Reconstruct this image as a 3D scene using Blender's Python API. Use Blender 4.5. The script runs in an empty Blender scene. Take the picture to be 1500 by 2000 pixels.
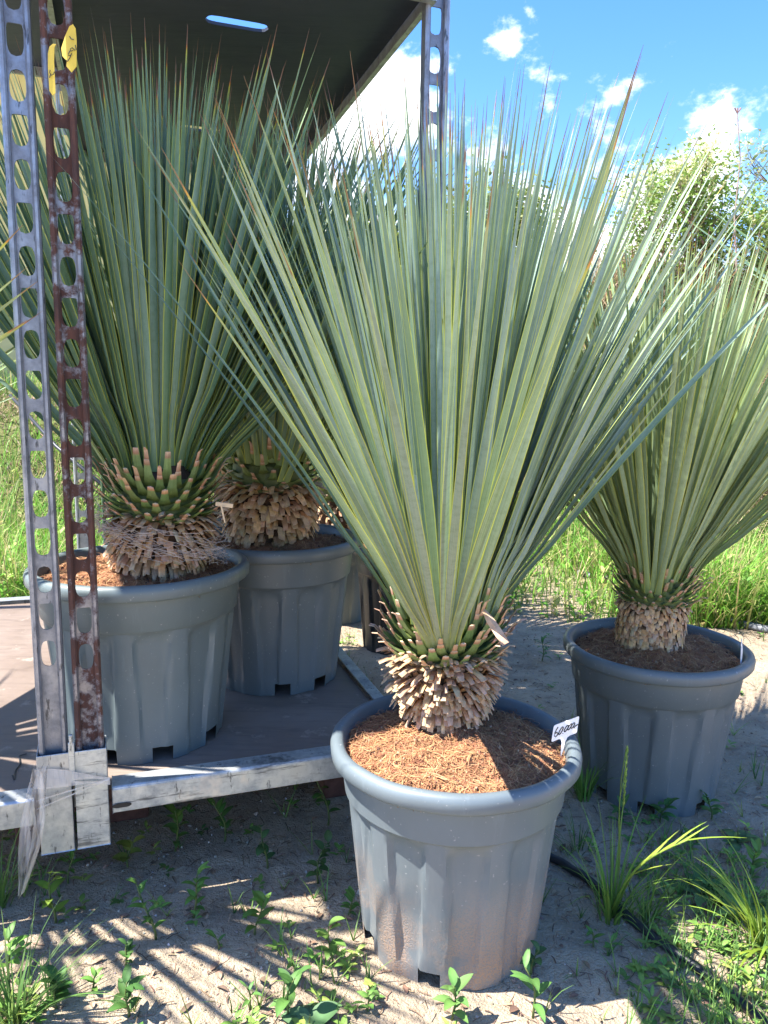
import bpy, math, random
from mathutils import Vector, Matrix, noise
R = math.radians
PI = math.pi
sc = bpy.context.scene
COL = sc.collection

# ------------------------------------------------------------------ camera
CAM_H, PITCH, FPX, ROLL = 0.944, R(8.7), 1480.0, 0.0146
cam_d = bpy.data.cameras.new('camera')
cam_d.sensor_fit = 'VERTICAL'; cam_d.sensor_height = 24.0
cam_d.lens = 24.0 * FPX / 2000.0
cam_d.clip_start = 0.02; cam_d.clip_end = 2000
cam = bpy.data.objects.new('camera', cam_d); COL.objects.link(cam)
cam.matrix_world = Matrix.Translation((0, 0, CAM_H)) @ Matrix.Rotation(R(90) - PITCH, 4, 'X') @ Matrix.Rotation(ROLL, 4, 'Z')
sc.camera = cam

def ray(px, py):
    a, b = (px - 750) / FPX, (1000 - py) / FPX
    a, b = a - ROLL * b, b + ROLL * a
    return Vector((a, math.cos(PITCH) + b * math.sin(PITCH), -math.sin(PITCH) + b * math.cos(PITCH)))
CAM = Vector((0, 0, CAM_H))
def atz(px, py, h=0.0):
    d = ray(px, py); return CAM + d * ((h - CAM_H) / d.z)
def proj(p):
    q = Vector(p) - CAM; z = q.y * math.cos(PITCH) - q.z * math.sin(PITCH); yc = q.y * math.sin(PITCH) + q.z * math.cos(PITCH)
    if z < .05: return (0, -9999)
    a, b = q.x / z, yc / z
    return (750 + FPX * (a + ROLL * b), 1000 - FPX * (b - ROLL * a))
def aty(px, py, Y):
    d = ray(px, py); return CAM + d * (Y / d.y)

# ------------------------------------------------------------------ sky, sun, exposure
SUN_EL, SUN_AZ = R(60), R(-100)        # azimuth clockwise from +Y: the sun stands to the left
sun_dir = Vector((math.sin(SUN_AZ) * math.cos(SUN_EL), math.cos(SUN_AZ) * math.cos(SUN_EL), math.sin(SUN_EL)))
w = bpy.data.worlds.new('World'); sc.world = w; w.use_nodes = True
nt = w.node_tree; N = nt.nodes; Lk = nt.links
for n in list(N): N.remove(n)
out = N.new('ShaderNodeOutputWorld'); bg = N.new('ShaderNodeBackground'); Lk.new(bg.outputs[0], out.inputs[0])
sky = N.new('ShaderNodeTexSky'); sky.sky_type = 'NISHITA'; sky.sun_disc = False
sky.sun_elevation = SUN_EL; sky.sun_rotation = SUN_AZ; sky.ozone_density = 2.2; sky.air_density = 1.0; sky.dust_density = 0.35
bg.inputs[1].default_value = 0.15
tc = N.new('ShaderNodeTexCoord')
def wmath(op, a, b=None, c=None):
    m = N.new('ShaderNodeMath'); m.operation = op
    for i, v in enumerate((a, b, c)):
        if v is None: continue
        if isinstance(v, (int, float)): m.inputs[i].default_value = v
        else: Lk.new(v, m.inputs[i])
    return m.outputs[0]
nz = N.new('ShaderNodeTexNoise'); nz.inputs['Scale'].default_value = 9; nz.inputs['Detail'].default_value = 9; nz.inputs['Roughness'].default_value = 0.62
mp = N.new('ShaderNodeMapping'); mp.inputs['Scale'].default_value = (1, 1, 1.5)
Lk.new(tc.outputs['Generated'], mp.inputs[0]); Lk.new(mp.outputs[0], nz.inputs['Vector'])
total = None
for (px, py, rad, amp) in [(770, 165, .062, 1.0), (725, 215, .06, 1.0), (690, 270, .07, .95), (650, 330, .08, .8), (560, 420, .12, .8),
                           (985, 75, .040, .36), (940, 100, .035, .36), (1035, 85, .03, .30), (1045, 10, .025, .42), (930, 40, .02, .36), (1140, 10, .015, .35),
                           (1120, 355, .035, .60), (1190, 385, .05, .62), (1120, 450, .07, .8), (1500, 300, .035, .62), (1420, 390, .05, .7), (1250, 420, .12, .8),
                           (1000, 560, .2, .6), (-700, 200, .3, .8), (2300, 300, .35, .8)]:
    d = ray(px, py).normalized()
    vm = N.new('ShaderNodeVectorMath'); vm.operation = 'DISTANCE'; Lk.new(tc.outputs['Generated'], vm.inputs[0]); vm.inputs[1].default_value = d
    q = wmath('DIVIDE', vm.outputs['Value'], rad)
    q = wmath('MULTIPLY', q, q); q = wmath('MULTIPLY', q, -0.7); q = wmath('EXPONENT', q); q = wmath('MULTIPLY', q, amp)
    total = q if total is None else wmath('MAXIMUM', total, q)
s1 = wmath('SUBTRACT', nz.outputs['Fac'], 0.5); s1 = wmath('MULTIPLY', s1, 2.3); s1 = wmath('ADD', s1, total)
mr = N.new('ShaderNodeMapRange'); mr.interpolation_type = 'SMOOTHSTEP'; Lk.new(s1, mr.inputs[0])
mr.inputs[1].default_value = 0.42; mr.inputs[2].default_value = 0.78
hs = N.new('ShaderNodeHueSaturation'); hs.inputs['Saturation'].default_value = 1.32; hs.inputs['Value'].default_value = .90; hs.inputs['Hue'].default_value = 0.512
Lk.new(sky.outputs[0], hs.inputs['Color'])
mx = N.new('ShaderNodeMix'); mx.data_type = 'RGBA'; Lk.new(mr.outputs[0], mx.inputs[0]); Lk.new(hs.outputs[0], mx.inputs[6]); mx.inputs[7].default_value = (4.8, 4.9, 5.0, 1)
Lk.new(mx.outputs[2], bg.inputs[0])

sl = bpy.data.lights.new('sun', 'SUN'); sl.energy = 5.0; sl.angle = R(0.55); sl.color = (1, .965, .91)
so = bpy.data.objects.new('sun', sl); COL.objects.link(so); so.rotation_euler = sun_dir.to_track_quat('Z', 'Y').to_euler()
sc.view_settings.view_transform = 'Standard'; sc.view_settings.look = 'None'; sc.view_settings.gamma = 1
sc.view_settings.exposure = 1.66
sc.cycles.max_bounces = 6; sc.cycles.transparent_max_bounces = 8; sc.cycles.use_denoising = True

# ------------------------------------------------------------------ materials
class NT:
    def __init__(s, name):
        s.m = bpy.data.materials.new(name); s.m.use_nodes = True; s.t = s.m.node_tree; s.n = s.t.nodes; s.l = s.t.links
        s.b = s.n['Principled BSDF']; s.o = s.n['Material Output']
        s.tc = s.n.new('ShaderNodeTexCoord')
    def put(s, sock, v):
        if v is None: return
        if isinstance(v, bpy.types.NodeSocket): s.l.new(v, sock)
        elif isinstance(v, (tuple, list)): sock.default_value = tuple(v) + ((1,) if len(v) == 3 and len(sock.default_value) == 4 else ())
        else: sock.default_value = v
    def math(s, op, a, b=None, c=None):
        m = s.n.new('ShaderNodeMath'); m.operation = op
        for i, v in enumerate((a, b, c)): s.put(m.inputs[i], v)
        return m.outputs[0]
    def noise(s, scale, detail=4, rough=.55, vec=None, sc3=None):
        n = s.n.new('ShaderNodeTexNoise'); n.inputs['Scale'].default_value = scale; n.inputs['Detail'].default_value = detail; n.inputs['Roughness'].default_value = rough
        v = vec if vec is not None else s.tc.outputs['Object']
        if sc3:
            mp = s.n.new('ShaderNodeMapping'); mp.inputs['Scale'].default_value = sc3; s.l.new(v, mp.inputs[0]); v = mp.outputs[0]
        s.l.new(v, n.inputs['Vector']); return n.outputs['Fac']
    def ramp(s, fac, a, b, lo=0., hi=1.):
        m = s.n.new('ShaderNodeMapRange'); s.put(m.inputs[0], fac); m.inputs[1].default_value = a; m.inputs[2].default_value = b
        m.inputs[3].default_value = lo; m.inputs[4].default_value = hi; return m.outputs[0]
    def mix(s, f, a, b, mode='MIX'):
        m = s.n.new('ShaderNodeMix'); m.data_type = 'RGBA'; m.blend_type = mode; s.put(m.inputs[0], f); s.put(m.inputs[6], a); s.put(m.inputs[7], b); return m.outputs[2]
    def bump(s, h, strength=.4, dist=.01):
        b = s.n.new('ShaderNodeBump'); b.inputs['Strength'].default_value = strength; b.inputs['Distance'].default_value = dist
        s.put(b.inputs['Height'], h); s.l.new(b.outputs[0], s.b.inputs['Normal']); return b.outputs[0]
    def sepuv(s):
        u = s.n.new('ShaderNodeSeparateXYZ'); s.l.new(s.tc.outputs['UV'], u.inputs[0]); return u.outputs[0], u.outputs[1]
    def attr(s, name='Col'):
        a = s.n.new('ShaderNodeAttribute'); a.attribute_name = name; return a
    def done(s, color, rough=.6, metal=0., spec=None):
        s.put(s.b.inputs['Base Color'], color); s.put(s.b.inputs['Roughness'], rough); s.put(s.b.inputs['Metallic'], metal)
        if spec is not None: s.b.inputs['Specular IOR Level'].default_value = spec
        return s.m
    def transl(s, color, fac):
        t = s.n.new('ShaderNodeBsdfTranslucent'); s.put(t.inputs[0], color)
        m = s.n.new('ShaderNodeMixShader'); s.put(m.inputs[0], fac); s.l.new(s.b.outputs[0], m.inputs[1]); s.l.new(t.outputs[0], m.inputs[2]); s.l.new(m.outputs[0], s.o.inputs[0])

def leaf_mat(name, glauc, green, yellow=(.52, .57, .07), rough=.42, margin=.445):
    k = NT(name); u, v = k.sepuv(); a = k.attr(); sp = k.n.new('ShaderNodeSeparateColor'); k.l.new(a.outputs['Color'], sp.inputs[0]); rnd = sp.outputs[0]
    n1 = k.noise(7, 3, .6)
    c = k.mix(k.ramp(k.math('ADD', n1, k.math('MULTIPLY', k.math('SUBTRACT', rnd, .5), .9)), .35, .75), glauc, green)
    n2 = k.noise(90, 3, .6)                                   # mottled wax bloom
    c = k.mix(k.ramp(n2, .46, .70, 0, .40), c, (green[0] * .55, green[1] * .62, green[2] * .5))
    comb = k.n.new('ShaderNodeCombineXYZ'); k.put(comb.inputs[0], k.math('MULTIPLY', u, 24)); k.put(comb.inputs[1], k.math('MULTIPLY', v, 2.5)); k.put(comb.inputs[2], k.math('MULTIPLY', rnd, 40))
    st = k.noise(1, 3, .6, comb.outputs[0])
    c = k.mix(k.ramp(st, .35, .7, 0, .65), c, (glauc[0] * 1.45, glauc[1] * 1.42, glauc[2] * 1.3))
    comb2 = k.n.new('ShaderNodeCombineXYZ'); k.put(comb2.inputs[0], k.math('MULTIPLY', u, 7)); k.put(comb2.inputs[1], k.math('MULTIPLY', v, 9)); k.put(comb2.inputs[2], k.math('MULTIPLY', rnd, 90))
    sc_ = k.noise(1, 4, .6, comb2.outputs[0])                 # brown scars
    c = k.mix(k.ramp(sc_, .71, .76), c, (.34, .17, .08))
    e = k.math('ABSOLUTE', k.math('SUBTRACT', u, .5))
    c = k.mix(k.ramp(v, .13, .02, 0, .75), c, (.26, .34, .12))
    c = k.mix(k.ramp(e, margin - .02, margin + .01), c, yellow)
    hot = k.ramp(k.math('FRACT', k.math('MULTIPLY', rnd, 7.31)), .55, .75)
    c = k.mix(k.math('MULTIPLY', k.ramp(v, .915, .945, 0, .85), hot), c, (.42, .40, .04))
    c = k.mix(k.math('MULTIPLY', k.ramp(v, .948, .955), hot), c, (.50, .17, .03))
    c = k.mix(k.ramp(v, .955, .963), c, (.20, .095, .065))
    k.bump(k.math('ADD', st, k.math('MULTIPLY', n2, .3)), .35, .002)
    m = k.done(c, k.ramp(n2, .3, .7, rough, rough + .16), 0, .5)
    k.transl(k.mix(.35, c, (.40, .50, .12), 'MIX'), .12)
    return m
M = {}
M['leaf_front'] = leaf_mat('leaf_glaucous', (.215, .298, .262), (.125, .200, .115), rough=.30)
M['leaf_left'] = leaf_mat('leaf_green', (.150, .240, .180), (.105, .200, .085), rough=.38)
M['leaf_right'] = leaf_mat('leaf_pale', (.26, .345, .22), (.18, .265, .10), (.50, .50, .07))

def col_mat(name, rough=.8, nscale=60, amt=.5, bumpd=.002, transl=0, sc3=None, spec=.3):
    k = NT(name); a = k.attr(); n = k.noise(nscale, 5, .65, sc3=sc3)
    c = k.mix(k.ramp(n, .3, .7, amt, 0), a.outputs['Color'], k.mix(1, a.outputs['Color'], (.35, .30, .27), 'MULTIPLY'))
    k.bump(n, .5, bumpd); m = k.done(c, rough, 0, spec)
    if transl: k.transl(c, transl)
    return m
M['boot'] = col_mat('dry_leaf_base', .75, 120, .55, .002)
M['stub'] = col_mat('green_leaf_base', .5, 150, .35, .001)
M['coir'] = col_mat('coir_fibre', .9, 40, .45, .004)
M['grassy'] = col_mat('grass_blade', .55, 30, .25, .0, .35)
M['weed'] = col_mat('weed_leaf', .5, 70, .3, .001, .25)
M['dry'] = col_mat('dry_reed', .8, 25, .35, 0, .15)
M['litter'] = col_mat('litter', .9, 90, .5, .001)
M['bushleaf'] = col_mat('bush_leaf', .5, 10, .2, 0, .4)
M['bark'] = col_mat('bark', .9, 35, .6, .01)
M['stone'] = col_mat('stone', .9, 80, .4, .002)

def pot_mat(name, base, dust=0.):
    k = NT(name); sx = k.n.new('ShaderNodeSeparateXYZ'); k.l.new(k.tc.outputs['Object'], sx.inputs[0])
    n = k.noise(5, 4, .6); f = k.noise(240, 2, .5); sc_ = k.noise(30, 5, .7, sc3=(1, 1, .15))
    c = k.mix(k.ramp(n, .35, .7), base, tuple(x * 1.22 for x in base))
    c = k.mix(k.ramp(sc_, .60, .72, 0, .30), c, tuple(min(1, x * 1.9) for x in base))
    r = k.ramp(n, .3, .7, .36, .50)
    sp = k.ramp(k.noise(170, 2, .4), .70, .76, 0, .5); c = k.mix(sp, c, (.42, .40, .38))
    if dust:
        h = k.ramp(sx.outputs[2], .20, .03)
        big = k.noise(7, 4, .6); grain = k.noise(330, 2, .6)
        m1 = k.math('MULTIPLY', h, k.ramp(big, .42, .54)); m1 = k.math('MULTIPLY', m1, k.ramp(grain, .38, .56, .25, 1))
        film = k.math('MULTIPLY', k.ramp(sx.outputs[2], .33, .0, 0, .38), k.ramp(sc_, .3, .65))
        c = k.mix(k.math('MULTIPLY', film, dust), c, (.36, .33, .30)); c = k.mix(k.math('MULTIPLY', m1, dust), c, (.40, .255, .165))
        r = k.math('ADD', r, k.math('MULTIPLY', m1, .4))
        k.bump(k.math('MULTIPLY', m1, grain), .6, .002)
    else: k.bump(f, .15, .001)
    return k.done(c, r, 0, .45)
M['pot_front'] = pot_mat('grey_pot_dusty', (.120, .145, .156), 1.)
M['pot'] = pot_mat('grey_pot', (.118, .146, .150))
M['pot_dark'] = pot_mat('charcoal_pot', (.115, .134, .140))
M['pot_black'] = pot_mat('black_pot', (.02, .022, .025))

def metal_mat(name, base, rust=0., rough=.42, zinc=True):
    k = NT(name); n = k.noise(22, 6, .7); n2 = k.noise(90, 4, .7, sc3=(1, 1, .25)); v = k.n.new('ShaderNodeTexVoronoi'); v.inputs['Scale'].default_value = 60; k.l.new(k.tc.outputs['Object'], v.inputs['Vector'])
    c = k.mix(k.ramp(n, .4, .65), base, tuple(x * .62 for x in base))
    if zinc: c = k.mix(k.ramp(v.outputs['Distance'], 0, .5, .25, 0), c, tuple(min(1, x * 1.25) for x in base))
    c = k.mix(k.ramp(n2, .60, .68, 0, .8), c, (.05, .05, .052))
    met = .75
    if name.startswith('scuffed'):
        st = k.noise(14, 5, .75, sc3=(.35, .35, 4)); c = k.mix(k.ramp(st, .54, .62, 0, .75), c, (.07, .07, .07)); c = k.mix(k.ramp(k.noise(5, 5, .7), .58, .66, 0, .8), c, (.72, .66, .58))
    if rust:
        rm = k.ramp(k.noise(9, 6, .75), (.56 - .15 * rust), (.62 - .14 * rust))
        c = k.mix(rm, c, k.mix(k.ramp(n2, .3, .7), (.125, .048, .030), (.045, .025, .022)))
        met = k.ramp(rm, 0, 1, .7, 0.); rr = k.ramp(rm, 0, 1, rough, .85)
    else: rr = k.ramp(n, .3, .7, rough - .08, rough + .2)
    k.bump(k.math('ADD', n2, n), .25, .002)
    return k.done(c, rr, met)
M['galv'] = metal_mat('galvanised_steel', (.50, .52, .53))
M['galv_dark'] = metal_mat('weathered_steel', (.33, .34, .38))
M['galv_worn'] = metal_mat('scuffed_galvanised_steel', (.56, .58, .57), 0, .5)
M['rusty'] = metal_mat('rusty_steel', (.30, .29, .31), 1.0)
M['paint_green'] = metal_mat('green_painted_steel', (.14, .23, .13), .25, .5, False)

def ply_mat(name, a, b, stain):
    k = NT(name); n = k.noise(4, 6, .65); n2 = k.noise(60, 4, .6, sc3=(.15, 1, 1))
    c = k.mix(k.ramp(n, .3, .7), a, b); c = k.mix(k.ramp(n2, .5, .7, 0, .35), c, tuple(x * .5 for x in a)); c = k.mix(k.ramp(k.noise(14, 5, .7), .60, .68, 0, .6), c, stain)
    k.bump(k.math('ADD', n, n2), .25, .003); return k.done(c, k.ramp(n, .3, .7, .45, .7), 0, .4)
M['deck'] = ply_mat('brown_film_plywood', (.17, .125, .098), (.27, .21, .17), (.42, .34, .28))
M['shelfboard'] = ply_mat('dark_film_plywood', (.032, .042, .068), (.046, .056, .084), (.06, .07, .09))

def simple(name, c, rough=.6, metal=0., nscale=30, var=.25):
    k = NT(name); n = k.noise(nscale, 5, .6); cc = k.mix(k.ramp(n, .3, .7, 0, 1), c, tuple(x * (1 - var) for x in c)); k.bump(n, .15, .002); return k.done(cc, rough, metal)
M['brick'] = simple('brick', (.15, .058, .04), .9, 0, 40, .55)
M['white'] = simple('white_plastic', (.80, .78, .78), .35, 0, 8, .06)
M['ink'] = simple('black_ink', (.012, .012, .015), .5)
M['yellow'] = simple('yellow_plastic', (.78, .55, .06), .5, 0, 20, .15)
M['hose'] = simple('black_hose', (.025, .027, .03), .45, 0, 40, .3)
M['greyhose'] = simple('grey_hose', (.20, .21, .23), .6, 0, 40, .3)
M['house'] = simple('yellow_render', (.78, .62, .26), .85, 0, 5, .12)
M['fascia'] = simple('brown_fascia', (.42, .33, .24), .7)
M['whitewall'] = simple('white_paint', (.75, .75, .74), .6)
M['roof'] = simple('roof', (.25, .20, .18), .8)
M['wood'] = simple('pale_wood', (.62, .45, .27), .7, 0, 60, .3)
k = NT('stretch_film'); n = k.noise(30, 5, .7, sc3=(1, 1, .1)); k.b.inputs['Alpha'].default_value = 1
k.put(k.b.inputs['Alpha'], k.ramp(n, .3, .7, .25, .75)); k.bump(n, .8, .01); M['film'] = k.done((.72, .66, .60), .25, 0, .6)
k = NT('netting'); k.bump(k.noise(200), .2); M['net'] = k.done((.50, .41, .35), .9)

# ground
k = NT('sandy_ground')
n = k.noise(1.6, 8, .62); n2 = k.noise(9, 7, .65); n3 = k.noise(70, 5, .7); n4 = k.noise(260, 3, .6)
c = k.mix(k.ramp(n, .38, .62), (.60, .475, .325), (.47, .365, .25))
c = k.mix(k.ramp(n2, .44, .66, 0, .7), c, (.33, .255, .185))
nb = k.noise(4.3, 9, .72); c = k.mix(k.ramp(nb, .56, .68, 0, .6), c, (.17, .125, .09))
c = k.mix(k.ramp(n3, .54, .68, 0, .5), c, (.20, .15, .105))
c = k.mix(k.ramp(n4, .55, .7, 0, .4), c, (.62, .55, .45))
ng = k.noise(3.1, 4, .6); sx = k.n.new('ShaderNodeSeparateXYZ'); k.l.new(k.tc.outputs['Object'], sx.inputs[0])
far = k.ramp(k.math('ADD', sx.outputs[1], k.math('MULTIPLY', ng, 1.5)), 4.2, 5.4)
c = k.mix(far, c, (.16, .17, .06))
k.bump(k.math('ADD', k.math('ADD', k.math('MULTIPLY', n2, 1.4), n3), k.math('MULTIPLY', n4, .4)), .95, .018)
M['ground'] = k.done(c, .92, 0, .15)
k = NT('mulch_bank'); n = k.noise(14, 7, .75, sc3=(1, 1, 1)); n2 = k.noise(60, 5, .7)
c = k.mix(k.ramp(n, .35, .65), (.36, .24, .18), (.10, .07, .055)); c = k.mix(k.ramp(n2, .5, .66, 0, .7), c, (.55, .42, .34)); k.bump(k.math('ADD', n, n2), 1, .06)
M['mulch'] = k.done(c, .95, 0, .1)

# ------------------------------------------------------------------ mesh builder
class MB:
    def __init__(s): s.v = []; s.f = []; s.uv = []; s.c = []; s.hascol = False; s.hasuv = False
    def add(s, vs, fs, col=None, uvs=None):
        b = len(s.v); s.v += [tuple(p) for p in vs]; s.f += [tuple(b + i for i in f) for f in fs]
        n = len(vs)
        if col is None: s.c += [(1, 1, 1, 1)] * n
        elif isinstance(col, list): s.c += [tuple(q) + (1,) for q in col]; s.hascol = True
        else: s.c += [tuple(col) + (1,)] * n; s.hascol = True
        if uvs: s.uv += uvs; s.hasuv = True
        else: s.uv += [(0, 0)] * n
        return b
    def box(s, c, size, rot=None, col=None):
        hx, hy, hz = (x / 2 for x in size); vs = [Vector((x, y, z)) for x in (-hx, hx) for y in (-hy, hy) for z in (-hz, hz)]
        if rot is not None: vs = [rot @ p for p in vs]
        vs = [p + Vector(c) for p in vs]
        s.add(vs, [(0, 1, 3, 2), (4, 6, 7, 5), (0, 4, 5, 1), (2, 3, 7, 6), (0, 2, 6, 4), (1, 5, 7, 3)], col)
    def tube(s, pts, r, seg=8, col=None, cap=True, flat=1.):
        pts = [Vector(p) for p in pts]; n = len(pts); rs = r if isinstance(r, (list, tuple)) else [r] * n
        vs = []; up = None
        for i, p in enumerate(pts):
            t = (pts[min(i + 1, n - 1)] - pts[max(i - 1, 0)])
            if t.length < 1e-9: t = Vector((0, 0, 1))
            t.normalize()
            if up is None: up = Vector((0, 0, 1)) if abs(t.z) < .9 else Vector((1, 0, 0))
            a = t.cross(up); 
            if a.length < 1e-6: a = t.orthogonal()
            a.normalize(); b = t.cross(a).normalized(); up = -b if False else up
            for j in range(seg):
                q = 2 * PI * j / seg; vs.append(p + a * math.cos(q) * rs[i] + b * math.sin(q) * rs[i] * flat)
        fs = [(i * seg + j, i * seg + (j + 1) % seg, (i + 1) * seg + (j + 1) % seg, (i + 1) * seg + j) for i in range(n - 1) for j in range(seg)]
        if cap: fs += [tuple(range(seg))[::-1], tuple((n - 1) * seg + j for j in range(seg))]
        s.add(vs, fs, col)
    def build(s, name, mat, parent=None, smooth=False, origin=None):
        me = bpy.data.meshes.new(name)
        vv = s.v
        if origin is not None: o = Vector(origin); vv = [(p[0] - o.x, p[1] - o.y, p[2] - o.z) for p in s.v]
        me.from_pydata(vv, [], s.f)
        if s.hascol or s.hasuv:
            ca = me.color_attributes.new('Col', 'FLOAT_COLOR', 'POINT'); flat = [x for q in s.c for x in q]; ca.data.foreach_set('color', flat)
        if s.hasuv:
            ul = me.uv_layers.new(name='UVMap'); li = [0] * len(me.loops); me.loops.foreach_get('vertex_index', li)
            flat = [0.] * (2 * len(li))
            for a, i in enumerate(li): flat[2 * a], flat[2 * a + 1] = s.uv[i]
            ul.data.foreach_set('uv', flat)
        if smooth: me.polygons.foreach_set('use_smooth', [True] * len(me.polygons))
        me.materials.append(mat); me.update()
        ob = bpy.data.objects.new(name, me); COL.objects.link(ob)
        if parent is not None:
            ob.parent = parent
            if origin is None:
                # geometry given in world coordinates: keep it there
                ob.matrix_parent_inverse = Matrix.Translation(-world_loc(parent))
            else: ob.location = Vector(origin) - world_loc(parent)
        elif origin is not None: ob.location = origin
        return ob
def world_loc(o):
    l = Vector(o.location); p = o.parent
    if o.parent and o.type == 'MESH' and o.matrix_parent_inverse != Matrix.Identity(4): return Vector((0, 0, 0)) + l + world_loc(p) + o.matrix_parent_inverse.translation
    if p: l = l + world_loc(p)
    return l
def tag(o, label=None, cat=None, group=None, kind=None):
    for a, b in (('label', label), ('category', cat), ('group', group), ('kind', kind)):
        if b: o[a] = b
    return o
def thing(name, label, cat, loc=(0, 0, 0), group=None):
    o = bpy.data.objects.new(name, None); COL.objects.link(o); o.location = loc; o.empty_display_size = .05
    return tag(o, label, cat, group)
def bevel(o, wd=.002, seg=2):
    m = o.modifiers.new('bevel', 'BEVEL'); m.width = wd; m.segments = seg; m.limit_method = 'ANGLE'; return o

# ------------------------------------------------------------------ ground
def sstep(x, a, b):
    t = max(0, min(1, (x - a) / (b - a))); return t * t * (3 - 2 * t)
def gh(x, y):
    nearf = 1 - .75 * sstep(math.hypot(x, y - 1.5), 1.5, 4)
    h = .012 * noise.noise((x * 2.1, y * 2.1, 0)) + .005 * noise.noise((x * 9, y * 9, 3)) * (1 if math.hypot(x, y) < 6 else 0) + .0045 * noise.noise((x * 26, y * 26, 7)) * (1 if math.hypot(x, y) < 5 else 0)
    # bank of soil on the right, low mound on the left
    h += 1.95 * sstep(y - .25 * (4 - x), 3.6, 6.3) * sstep(x, .45, 1.9) * (1 + .15 * noise.noise((x * .7, y * .7, 2)))
    h += .95 * sstep(y, 4.4, 6.2) * sstep(-x, 1.2, 2.4) * (1 + .25 * noise.noise((x * 1.2, y * 1.2, 5)))
    return h - .004
def axis(c0, c1, step, lo, hi):
    a = []; x = c0
    while x <= c1: a.append(x); x += step
    d = step; x = c1
    while x < hi: d *= 1.14; x += d; a.append(min(x, hi))
    d = step; x = c0; b = []
    while x > lo: d *= 1.14; x -= d; b.append(max(x, lo))
    return sorted(b) + a
xs = axis(-1.6, 1.8, .02, -400, 400); ys = axis(.75, 3.4, .02, -60, 900)
b = MB(); nx = len(xs)
b.add([(x, y, gh(x, y)) for y in ys for x in xs], [(j * nx + i, j * nx + i + 1, (j + 1) * nx + i + 1, (j + 1) * nx + i) for j in range(len(ys) - 1) for i in range(nx - 1)])
tag(b.build('ground', M['ground'], smooth=True), kind='structure')

def blade(mb, p, L, wd, az, lean, curve, col, seg=3, tipw=.1, tw=0.):
    d0 = Vector((math.cos(az), math.sin(az), 0)); side = Vector((-math.sin(az + tw), math.cos(az + tw), 0)); vs = []; cs = []
    ang = lean; q = Vector(p)
    for i in range(seg + 1):
        t = i / seg; ww = wd * (1 - t ** 1.6) + wd * tipw * .5
        vs += [q - side * ww / 2, q + side * ww / 2]; cc = tuple(x * (.8 + .35 * t) for x in col); cs += [cc, cc]
        q = q + (d0 * math.sin(ang) + Vector((0, 0, math.cos(ang)))) * (L / seg); ang += curve / seg
    mb.add(vs, [(2 * i, 2 * i + 1, 2 * i + 3, 2 * i + 2) for i in range(seg)], cs)
def vary(c, rng, a=.25):
    k = 1 + rng.uniform(-a, a); return tuple(max(0, x * k * (1 + rng.uniform(-.08, .08))) for x in c)

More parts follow.
